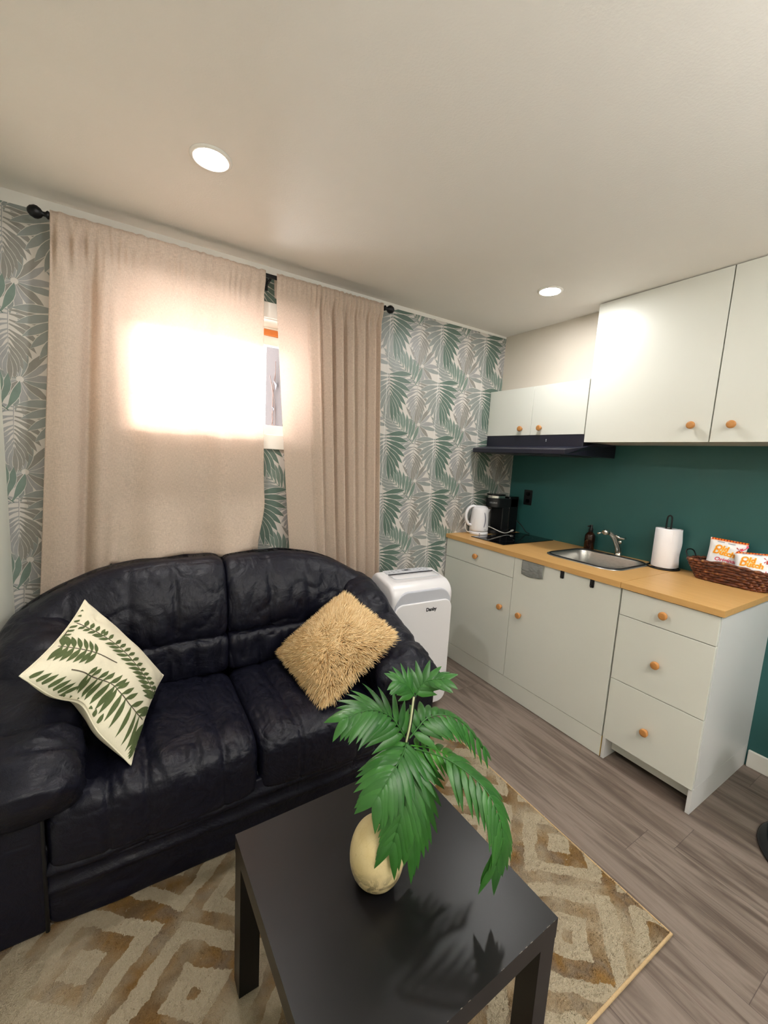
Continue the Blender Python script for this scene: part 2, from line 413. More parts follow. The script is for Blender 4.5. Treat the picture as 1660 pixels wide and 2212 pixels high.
# ------------------------------------------------------------------ room
XL, ZC, YR = -3.033, 2.367, -4.6
WX0, WX1, WZ0, WZ1 = -2.61, -1.76, 1.52, 2.115        # window opening
WPT = 2.325                                            # top of the wallpaper
def room():
    f = MB().box(XL-.1, .1, YR-.1, .2, -.1, 0); struct(f.build('floor', 'floor'))
    f = MB().box(XL-.1, .1, YR-.1, .2, ZC, ZC+.1); struct(f.build('ceiling', 'ceiling'))
    f = MB().box(XL-.1, XL, YR, .2, 0, ZC); struct(f.build('wall_left', 'left_wall'))
    f = MB().box(0, .1, YR, .2, 0, ZC); struct(f.build('wall_right', 'green_wall'))
    f = MB().box(XL-.1, .1, YR-.1, YR, 0, ZC); struct(f.build('wall_rear', 'white_paint'))
    # papered wall with the window opening
    b = MB()
    wpt = lambda x: 2.319+(x-XL)/-XL*.037
    for x0,x1,z0,z1,m in ((XL,WX0,0,ZC,0),(WX1,0,0,ZC,0),(WX0,WX1,0,WZ0,0),(WX0,WX1,WZ1,ZC,0)):
        b.box(x0,x1,0,.2,z0,z1,m)
    def put(qs, mat, dy):
        for q in qs:
            if any(WX0 < x < WX1 and WZ0 < z < WZ1 for x, z in q): continue
            if all(x <= XL or x >= 0 or z > ZC or z < 0 for x, z in q): continue
            vs = [(min(0, max(XL, x)), -dy, min(ZC-.001, max(0, z))) for x, z in q]
            b.add(vs, [(0,1,2,3)], mat)
    W, H = .4035, .375
    rnd = random.Random(3)
    hgt = [0.0003]
    def leafs(c, ang, L, bend, n, ll, ww, o0, o1, lb, ms, mr, base, seg=6, t0=.06, rw=.003, tip=True):
        """one printed frond: every leaflet gets a pale outline below it"""
        N = 24; pts = []; x, y = c; a = ang
        for i in range(N+1): pts.append((x, y, a)); x += math.cos(a)*L/N; y += math.sin(a)*L/N; a += bend/N
        k = 0
        for i in range(n):
            t = t0+(1-t0)*i/max(1, n-1)*.96; X, Y, A = pts[min(N, int(t*N))]
            for s_ in (1,-1):
                op = lerp(o0, o1, t**.9); q = A+s_*op; l = ll(t)*(1 if s_ > 0 else .95); w_ = ww(t)
                dz = base+k*.000012; k += 1
                put(leaf2((X-math.cos(q)*.004, Y-math.sin(q)*.004), q, l*1.03, w_*1.17, -s_*lb, seg, 1.2), 0, dz)
                put(leaf2((X, Y), q, l, w_, -s_*lb, seg, 1.2), ms[0 if s_ > 0 else 1], dz+.000006)
        if tip:
            X, Y, A = pts[-1]; put(leaf2((X, Y), A, ll(1.0)*1.03, ww(1.0)*.95, 0, seg, 1.2), 0, base+.00025); put(leaf2((X, Y), A, ll(1.0), ww(1.0)*.8, 0, seg, 1.2), ms[0], base+.00026)
        r_, _ = frond2(c, ang, L, bend, 1, lambda t: .001, lambda t: .0005, lambda t: 1, rw=rw)
        put(r_, mr, base+.00028)
    def cell(x0, z0):
        P = lambda u, v: (x0+u*W, z0-v*H)
        d = PI/180
        # broad leaflets of the pale fan (D)
        c = P(.66,.02)
        for k, a in enumerate((-178,-152,-128,-104,-82,-60,-38,-14,10,34,56,76,96,118,142,164)):
            L = .120+.022*((k*5) % 3)
            put(leaf2((c[0]+.010*math.cos(a*d), c[1]+.010*math.sin(a*d)), a*d, L*1.03, .0315, (.25 if k % 2 else -.25), 6, .8), 0, .0003+k*.000012)
            put(leaf2((c[0]+.012*math.cos(a*d), c[1]+.012*math.sin(a*d)), a*d, L, .0275, (.25 if k % 2 else -.25), 6, .8), 5 if (k % 4 < 2) else (4 if k % 4 == 2 else 3), .000306+k*.000012)
        # taupe frond hanging down (B)
        leafs(P(.60,.30), -94*d, .175, .08, 10, lambda t: .122-.03*abs(t-.35), lambda t: .0215, 104*d, 14*d, .45, (4,5), 5, .0006)
        # diagonal feather pointing up to the left (C)
        leafs(P(.56,.36), 137*d, .205, .05, 9, lambda t: .145-.03*abs(t-.5), lambda t: .0275, 82*d, 20*d, .35, (3,1), 2, .0010, rw=.0035)
        # large green frond drooping from the seam (A)
        leafs(P(.03,.24), -84*d, .135, .06, 8, lambda t: .176-.01*t, lambda t: .0325, 104*d, 13*d, .22, (2,3), 5, .0014, seg=7, rw=.003)
    seam0 = -1.222
    for i in range(-5, 4):
        for j in range(-1, 8): cell(seam0+i*W, 2.42-j*H)
    for i in range(-5, 4):
        x = seam0+i*W
        if XL < x < -.01:
            for k in range(12):
                za, zb = WPT*k/12, WPT*(k+1)/12
                put([((x-.0012, za),(x+.0012, za),(x+.0012, zb),(x-.0012, zb))], 6, .0018)
    b.add([(XL,-.0021,wpt(XL)),(0,-.0021,wpt(0)),(0,-.0021,ZC),(XL,-.0021,ZC)], [(0,1,2,3)], 7)
    struct(b.build('wall_back', WP, fix=False))
    # painted soffit above the cooker hood cabinet
    struct(MB().box(-.201, -.0005, -.780, -.0005, 1.957, ZC-.0005).build('wall_soffit', 'beige_paint'))
    # skirting
    struct(MB().box(-.014, 0, YR, -1.665, 0, .088).build('baseboard_right', 'white_trim', bevel=.004))
    struct(MB().box(XL, XL+.014, YR, 0, 0, .088).build('baseboard_left', 'white_trim', bevel=.004))
room()

def window():
    root = bpy.data.objects.new('window_1', None); COL.objects.link(root); root.location = (-2.185, .1, WZ0); root['kind'] = 'structure'
    b = MB(); c = .078
    b.box(WX0-c, WX1+c, -.012, 0, WZ1, WZ1+c); b.box(WX0-c, WX1+c, -.014, 0, WZ0-c, WZ0)
    b.box(WX0-c, WX0, -.012, 0, WZ0, WZ1); b.box(WX1, WX1+c, -.012, 0, WZ0, WZ1)
    b.build('window_casing', 'white_trim', root, bevel=.003)
    b = MB()
    b.box(WX0, WX1, .0, .2, WZ1-.004, WZ1-.0005); b.box(WX0, WX1, .0, .2, WZ0+.0005, WZ0+.004)
    b.box(WX0, WX0+.004, .0, .2, WZ0+.004, WZ1-.004); b.box(WX1-.004, WX1, .0, .2, WZ0+.004, WZ1-.004)
    b.build('window_reveal', 'white_trim', root)
    x0, x1, z0, z1 = WX0+.004, WX1-.004, WZ0+.004, WZ1-.004
    b = MB(); b.box(x0, x1, .13, .18, z1-.044, z1-.012); b.build('window_head_rail', 'orange_wood', root, bevel=.003)
    b = MB(); b.box(x0, x1, .135, .18, z1-.012, z1)
    t = z1-.044
    b.box(x0, x1, .14, .18, t-.05, t); b.box(x0, x1, .14, .18, z0, z0+.055); b.box(x0, x0+.05, .14, .18, z0+.055, t-.05); b.box(x1-.05, x1, .14, .18, z0+.055, t-.05)
    b.build('window_sash', 'white_trim', root, bevel=.003)
    MB().box(x0+.045, x1-.045, .158, .162, z0+.05, t-.045).build('window_glass', 'glass', root)
    # outside: the side wall of the window well with climbing twigs
    b = MB(); b.box(-1.80, -1.62, .25, .62, 1.1, 2.7, 0)
    b.build('well_wall', 'outside_wall', root)
    b = MB()
    rnd = random.Random(5)
    for k in range(4):
        y = .27+.035*k; z = 1.2+.1*rnd.random(); pts = []
        for i in range(9):
            pts.append((-1.806-.012*rnd.random(), y, z)); y += .05*rnd.uniform(-.6, 1); z += .10*rnd.uniform(.5, 1.2)
        b.tube(catmull(pts, 30), .002, 6)
    b.build('climbing_twig', 'twig', root)
    b = MB()
    for (y, z, r) in ((.36, 1.84, .03), (.40, 1.70, .018)):
        b.add([(-1.812, y-r*.7, z), (-1.83, y, z+r), (-1.812, y+r*.7, z+.2*r), (-1.815, y, z-r)], [(0,1,2,3)])
    b.build('climbing_leaf', 'dark_leaf', root)
window()

# ------------------------------------------------------------------ recessed lamps
def pot(x, y, label):
    r = thing('recessed_light', (x, y, ZC), label, 'ceiling light', 'recessed ceiling lights')
    MB().lathe([(.050,ZC-.003),(.053,ZC-.006),(.060,ZC-.006),(.066,ZC-.001),(.066,ZC)], (x,y,0)).build('trim_ring', 'white_trim', r)
    MB().lathe([(.001,ZC-.0045),(.051,ZC-.0045),(.051,ZC-.001)], (x,y,0), n=40).build('lens', 'lamp', r)
pot(-2.361, -.668, 'bright round recessed ceiling light above the sofa and curtains')
pot(-.668, -.715, 'bright round recessed ceiling light beside the tall white wall cabinet')
def spare(x, y, p):  # unseen ceiling lamps added behind the camera to light the room
    l = bpy.data.lights.new('added_lamp', 'AREA'); l.shape = 'DISK'; l.size = .12; l.energy = p; l.color = (1,.98,.955)
    o = bpy.data.objects.new('added_lamp', l); o.location = (x, y, ZC-.012); COL.objects.link(o)
spare(-2.30, -2.75, 8); spare(-.75, -2.75, 12)
def ceiling_fill(x, y, z, p):          # upward fill light added out of view to brighten the ceiling
    l = bpy.data.lights.new('fill_uplight', 'AREA'); l.shape = 'DISK'; l.size = .34; l.energy = p; l.color = (1,.98,.955)
    o = bpy.data.objects.new('fill_uplight', l); o.location = (x, y, z); o.rotation_euler = (PI, 0, 0); COL.objects.link(o)
ceiling_fill(-1.6, -3.2, 1.75, 56)


# ------------------------------------------------------------------ curtains and rod
def rod():
    r = thing('curtain_rod', (-2.1, -.09, 2.285), 'black metal curtain rod with ball ends above the window', 'curtain rod')
    a, b = Vector((-2.845,-.09,2.279)), Vector((-1.325,-.09,2.293))
    MB().tube([a, b], .010, 14).build('rod_bar', 'black_metal', r)
    for p, s in ((a,-1), (b,1)):
        prof = [(.0005,-.004),(.013,0),(.015,.006),(.009,.012),(.008,.02),(.016,.026),(.022,.036),(.023,.045),(.018,.058),(.009,.066),(.0005,.068)]
        m = MB().lathe(prof, (0,0,0), 'x', 20)
        if s < 0: m.v = [(-v[0], v[1], v[2]) for v in m.v]
        m.xf(Matrix.Translation(p)); m.build('finial', 'black_metal', r)
    for x in (-2.80, -1.99, -1.36):
        z = 2.279+.014*(x+2.845)/1.52
        m = MB().tube([(x,-.0005,z-.012),(x,-.05,z-.016),(x,-.09,z-.013)], .006, 8); m.box(x-.012, x+.012, -.006, -.0005, z-.04, z+.02); m.build('rod_bracket', 'black_metal', r)
rod()
def curtain(name, label, xt0, xt1, xb0, xb1, zb, pleat, hem=None, nz=90, nx=220):
    P = []
    rz = lambda x: 2.279+.014*(x+2.845)/1.52
    for j in range(nz+1):
        t = j/nz; row = []
        for i in range(nx+1):
            u = i/nx
            x = lerp(lerp(xt0, xt1, u), lerp(xb0, xb1, u), t**1.1)
            ztop = rz(lerp(xt0, xt1, u))+.016+.006*noise.noise((u*34, 2, 0))
            zbot = zb(u) if callable(zb) else zb
            z = lerp(ztop, zbot, t)
            amp, ph = pleat(u, t)
            y = -.086+amp*math.sin(ph)+.006*noise.noise((u*6, t*3, 1.3))
            hd = abs(z-rz(x))               # gathered sleeve round the rod
            if hd < .09: 
                g = sstep(.09, .02, hd); y = lerp(y, -.1115+.002*math.sin(u*150)+.003*noise.noise((u*55, z*12, 4)), g*.8)
                x += .002*math.sin(u*120)*g
            p = Vector((x, y, z))
            if z < .93: p.y = max(p.y, -.122)
            if hem: p = hem(u, t, p)
            p.y = min(p.y, -.018)
            row.append(tuple(p))
        P.append(row)
    m = MB().grid(P)
    o = m.build(name, 'curtain', origin=(lerp(xt0,xt1,.5), -.09, rz(xt0)))
    B = []
    for j in range(9):
        row = []
        for i in range(81):
            u = i/80; x = lerp(lerp(xt0, xt1, u), lerp(xb0, xb1, u), (j/8*.04)**1.1)
            row.append((x, -.062+.003*math.sin(u*70), rz(x)+.014-.10*j/8))
        B.append(row)
    MB().grid(B).build('rod_pocket', 'curtain', o)
    sl = o.modifiers.new('cloth', 'SOLIDIFY'); sl.thickness = .0012; sl.offset = 0
    return tag(o, label, 'curtain', 'beige linen curtains')
def pl1(u, t):
    # tight gathers at the left, one deep fold, then almost flat across the window
    top = sstep(.16, .0, t)
    a = 0; ph = 1.0
    y = .017*math.sin(u*118+.6*math.sin(u*40))*sstep(.24,.14,u)*top
    y += .034*math.exp(-((u-.155)/.022)**2)*sstep(.03,.16,t)-.020*math.exp(-((u-.215)/.03)**2)*sstep(0,.2,t)-.014*math.exp(-((u-.06)/.05)**2)
    y += sstep(.02,.3,t)*(.008*math.sin(u*21+.4*t)+.006*math.sin(u*37+1.3))*sstep(.2,.34,u)
    y += .005*math.sin(u*150+3*math.sin(u*23))*sstep(.16,.04,t)
    return y*sstep(0,.06,t), PI/2
def hem1(u, t, p):
    k = sstep(.18, .34, u)
    b = sstep(.80, 1.0, t)*k
    f = abs(math.sin(u*8.5+.6))
    p.y -= .075*b*(.45+.7*f)+.018*sstep(.93,1,t)*k
    p.z -= .012*b*math.cos(u*17)+.02*b+.006*sstep(.93,1,t)*noise.noise((u*18, 0, 0))
    q = sstep(.86, 1.0, u)*sstep(.72, .9, t)*(1-sstep(.93,1,t)); p.y -= .02*q; p.x -= .05*sstep(.86,1,u)*sstep(.82,1,t)
    return p
c1 = curtain('curtain', 'wide beige linen curtain glowing with daylight behind the sofa', -2.842, -2.019, -2.945, -1.995, lambda u: lerp(.62, .940-.21*max(0, (abs(lerp(-2.945,-1.995,u)+2.236)-.22)/.58)**2.3, sstep(.17, .28, u)), pl1, hem1)
def pl2(u, t):
    g = sstep(.24, .32, u); n = 6.5
    ph = (u-.26)/.74*n*2*PI
    sw = math.sin(ph+.5*math.sin(ph)+.3*t)
    y = g*(.022+.006*math.sin(u*14))*sw*sstep(0,.10,t)*(1-.2*t)-.008*(1-g)*sstep(0,.2,t)*math.sin(u*12)
    y += .008*g*math.sin(u*150)*sstep(.10,.02,t)
    return y, PI/2
c2 = curtain('curtain', 'narrow pleated beige linen curtain hanging between window gap and air conditioner', -1.963, -1.340, -1.80, -1.235, .25, pl2)
def hemline(c, t): pass

# ------------------------------------------------------------------ rug
def rug():
    x0, x1, y0, y1 = -3.02, -1.19, -1.86, -.42
    rot = Matrix.Translation((-1.207,-1.838,0)) @ Matrix.Rotation(math.radians(-1.3), 4, 'Z') @ Matrix.Translation((1.207,1.838,0))
    x0, x1, y0, y1 = -2.995, -1.207, -1.838, -.72
    r = thing('area_rug', (-2.1,-1.1,0), 'cream shag rug with tan and gold diamond bands under the black table', 'rug')
    nx, ny = 300, 190; P = []
    for i in range(nx+1):
        row = []
        for j in range(ny+1):
            x, y = lerp(x0, x1, i/nx), lerp(y0, y1, j/ny)
            e = min(i, nx-i, j*1.2, (ny-j)*1.2)/3
            z = .0115*min(1, .55+.45*e)+.0022*noise.noise((x*60, y*60, 0))+.0012*noise.noise((x*160, y*160, 2))
            row.append((x, y, z))
        P.append(row)
    m = MB().grid(P); m.xf(rot); m.build('pile', 'rug', r)
    b = MB(); z = .0055
    b.tube([(x0,y0,z),(x1,y0,z),(x1,y1,z),(x0,y1,z)], .0054, 8, 0, True, True); b.xf(rot); b.build('binding', 'rug_edge', r)
    fb = MB(); rr = random.Random(2)     # pile tufts along the visible rim and surface
    for k in range(26000):
        x, y = rr.uniform(x0+.004, x1-.004), rr.uniform(y0+.004, y1-.1)
        h = rr.uniform(.005, .011); a = rr.uniform(0, 2*PI); w = .0016; dx, dy = math.cos(a)*w, math.sin(a)*w
        bx, by = rr.uniform(-.006,.006), rr.uniform(-.006,.006)
        fb.add([(x-dx,y-dy,.009),(x+dx,y+dy,.009),(x+bx,y+by,.0115+h)], [(0,1,2)])
    fb.xf(rot); o = fb.build('tufts', 'rug', r, fix=False); o['kind'] = 'stuff'
rug()
# ------------------------------------------------------------------ sofa
SX, SY0, FLOORZ = -2.236, -.90, .012
def crease(p, f=(9,9,9), seed=0.0, pw=3):
    n = noise.noise((p.x*f[0]+seed, p.y*f[1]+seed*1.7, p.z*f[2]-seed)); return (1-abs(n))**pw*-1+.35
def sofa():
    r = thing('sofa', (SX, -.5, FLOORZ), 'dark navy leather two-seat sofa with rounded puffy arms under the window', 'sofa')
    # top outline of the back: flat in the middle, falling in a curve at both ends
    def ztop(x):
        a = abs(x-SX)
        return .930-.21*max(0, (a-.22)/.58)**2.3
    def mk(name, c, half, k, n, fn, matl='leather'):
        vs, fs = puffbox(c, half, k, n, fn); m = MB(); m.add(vs, fs, 0, True); return m.build(name, matl, r)
    # plinth and inner frame
    b = MB(); b.box(-2.86, -1.61, SY0+.012, -.15, FLOORZ+.02, .27); b.build('base', 'leather', r, bevel=.02, seg=3)
    def rail(q, p):
        x = p.x
        p.y -= .012*(math.exp(-((p.z-.205)/.016)**2)+.8*math.exp(-((p.z-.145)/.014)**2))+.004*noise.noise((x*9, p.z*30, 1))
        return p
    mk('front_rail', (SX, -.888, .135), (.603, .024, .122), 9, 60, rail)
    for fx in (-2.93, -1.54):
        for fy in (-.84, -.18):
            zf = FLOORZ+.002 if fy < -.5 else .0005
            MB().lathe([(.022,zf),(.026,FLOORZ+.03),(.026,FLOORZ+.05)], (fx,fy,0), n=16).build('foot', 'black_plastic', r)
    # seat cushions
    for s in (-1, 1):
        cx = SX+s*.3005
        def seat(q, p, s=s, cx=cx):
            fr = sstep(-.62, -.93, p.y)
            top = max(0, q.z)
            p.z += .024*top*(1-(abs(q.x))**4)-.004*top*abs(q.x)**8
            p.y -= .016*(1-q.x*q.x)*fr
            if q.z > 0 or q.y < -.5:
                p.y += .016*math.exp(-((p.z-.205)/.014)**2)*(q.y < -.5)
                for dx in (-.155, .02+.07*s, .185):
                    d = (p.x-cx-dx-.10*dx*(p.y+.6))
                    p.z -= .0095*math.exp(-(d/.0065)**2)*(.5+.5*fr)*top; p.y += .008*math.exp(-(d/.0065)**2)*fr
                    p.z -= .010*math.exp(-(d/.03)**2)*top
                w = crease(p, (16,3.0,16), 3.1*s, 4)
                p.z += .008*w*top*(.6+.5*fr); p.y -= .003*w*fr*(.2+top)
                w2 = crease(p, (46,12,46), 1.1*s, 3); p.z += .0035*w2*top; p.y -= .0012*w2*fr
                p.z += .008*noise.noise((p.x*6, p.y*5, 2))*top
            return p
        mk('seat_cushion', (cx, -.625, .288), (.3015, .300, .128), (14, 5.5), 84, seat)
    # back cushions: tall upper pad and low lumbar roll
    for s in (-1, 1):
        cx = SX+s*.385
        def back(q, p, s=s, cx=cx):
            x = p.x; zb = .565-.03*sstep(.45,.78,abs(x-SX)); zt = ztop(x)
            v = (q.z+1)/2; p.z = lerp(zb, zt, v)
            lean = .13*v**1.4
            fr = max(0, -q.y)
            p.y += lean*(.65 if q.y < 0 else .25)
            p.y -= .045*fr*math.sin(PI*min(1, v*1.05))**.8*(1-abs((q.x*.5))**4)
            a = abs(x-SX)
            p.y -= .10*sstep(.48, .80, a)*fr                  # ends wrap forward towards the arms
            for dx in (-.19, .0, .17):
                d = (p.x-cx-dx-.03*s*(p.z-.75)*(1 if dx*s > 0 else -.3))
                p.y += .009*math.exp(-(d/.006)**2)*fr+.010*math.exp(-(d/.03)**2)*fr*(1-v)
            w = crease(p, (10,10,7), 6.3*s, 4); p.y -= .012*w*fr*(1.25-v)
            w2 = crease(p, (30,30,14), 2.3*s, 3); p.y -= .0045*w2*fr*(1.2-v)
            p.z += .006*noise.noise((x*9, 3, s))*sstep(.7, 1, v)
            return p
        mk('back_cushion', (cx, -.265, .75), (.3865, .112, .18), (12, 6), 84, back)
        cx2 = SX+s*.3005
        def lum(q, p, s=s, cx2=cx2):
            fr = max(0, -q.y)
            for dx in (-.16, -.05, .10, .19):
                d = p.x-cx2-dx*s-.12*dx*(p.z-.5); p.y += .0075*math.exp(-(d/.006)**2)*fr+.006*math.exp(-(d/.025)**2)*fr
            w = crease(p, (22,22,6), 8.1*s, 3); p.y -= .009*w*fr; p.z += .003*w
            return p
        mk('lumbar_cushion', (cx2, -.315, .505), (.3015, .095, .092), (12, 4.5), 70, lum)
    # back shell
    def shell(q, p):
        v = (q.z+1)/2; p.z = lerp(FLOORZ+.03, ztop(p.x)-.03, v); return p
    mk('back_shell', (SX, -.19, .5), (.755, .055, .4), 7, 26, shell)
    # padded wings joining back and arms
    for s in (-1, 1):
        def wing(q, p, s=s):
            p.z += .10*(p.y+.42)*1.0+.02*q.y
            w = crease(p, (9,14,14), 5.2*s, 4); p.z += .008*w*max(0,q.z); p.x -= s*.012*q.z*(q.y < 0)
            if s > 0: p.x = min(p.x, -1.450)
            p.x = max(p.x, XL+.02)
            return p
        mk('arm_wing', (SX+s*.672, -.405, .672), (.112, .215, .105), 2.7, 36, wing)
    # arms
    for s in (-1, 1):
        def X(v): return SX+s*v
        def body(q, p, s=s):
            v = (q.z+1)/2
            p.z = lerp(FLOORZ+.012, .50+.05*sstep(-.8,-.2,p.y), v)
            p.x += .004*noise.noise((p.y*8, p.z*8, s))
            return p
        mk('arm_body', (X(.693), -.52, .25), (.088, .375, .2), 6, 24, body)
        # arched front panel with piping
        m = MB(); w, h = .182, .462
        arch = [(-w/2,0),(w/2,0),(w/2,h-w/2*.9)]+[(w/2*math.cos(a*PI/14), h-w/2*.9+w/2*.9*math.sin(a*PI/14)) for a in range(1,14)]+[(-w/2,h-w/2*.9)]
        m.prism(arch, lambda u, v, k, s=s: (X(.693)+u, -.905+.03*k-.012*(1-k)*1, FLOORZ+.008+v))
        m.build('arm_panel', 'leather', r, bevel=.012, seg=3)
        m = MB(); pts = [(X(.693)+u*.985, -.912, FLOORZ+.008+v) for u, v in arch[1:]+[arch[0]]]
        m.tube(pts, .0055, 8); m.build('piping', 'leather_seam', r)
        # pillow-like arm pad sweeping from the back down over the front
        path = catmull([(X(.700),-.155,.655),(X(.705),-.28,.655),(X(.690),-.45,.605),(X(.672),-.64,.545),(X(.655),-.80,.505),(X(.648),-.905,.472),(X(.648),-.968,.425)], 70)
        P = []; N = 44
        for i, c in enumerate(path):
            t = i/70
            endf = math.sqrt(max(0, 1-max(0, (t-.90)/.10)**2)); endb = math.sqrt(max(0, 1-max(0, (.08-t)/.08)**2))
            e = max(.02, endf*endb)
            ru = lerp(.098, .150, sstep(0, .7, t))*e; rv = lerp(.098, .122, sstep(0, .8, t))*e
            tan = (path[min(70,i+1)]-path[max(0,i-1)]).normalized(); side = Vector((1,0,0)); up = side.cross(tan).normalized()
            if up.z < 0: up = -up
            row = []
            for k in range(N):
                a = 2*PI*k/N; ca, sa = math.cos(a), math.sin(a)
                ca2, sa2 = (abs(ca)**.85)*(1 if ca > 0 else -1), (abs(sa)**.85)*(1 if sa > 0 else -1)
                p = c+side*ca2*ru+up*sa2*rv
                nrm = (side*ca+up*sa)
                w = crease(p, (7,15,15), 4.4*s, 4); w2 = crease(p, (14,34,34), 2.2*s, 3)
                amt = sstep(.35, .8, t)
                p = p+nrm*(.016*w*amt+.006*w2*(.3+amt)+.005*noise.noise(p*9))*e
                p = p-nrm*.012*math.exp(-((t-.60-.05*math.sin(a))/.018)**2)
                lim = XL+.022
                p.x = max(p.x, lim)
                if s > 0: p.x -= .012*sstep(-.5,-.8,p.y)
                if s > 0 and p.y > -.60: p.x = min(p.x, -1.448)
                row.append(tuple(p))
            P.append(row)
        m = MB(); m.grid(P, 0, True, False, True)
        b = len(m.v); m.v.append(tuple(path[-1])); m.v.append(tuple(path[0]))
        for k in range(N):
            m.f.append([(70)*N+k, (70)*N+(k+1) % N, b]); m.f.append([k, (k+1) % N, b+1]); m.m += [0,0]; m.sm += [True,True]
        m.build('arm_pad', 'leather', r)
sofa()

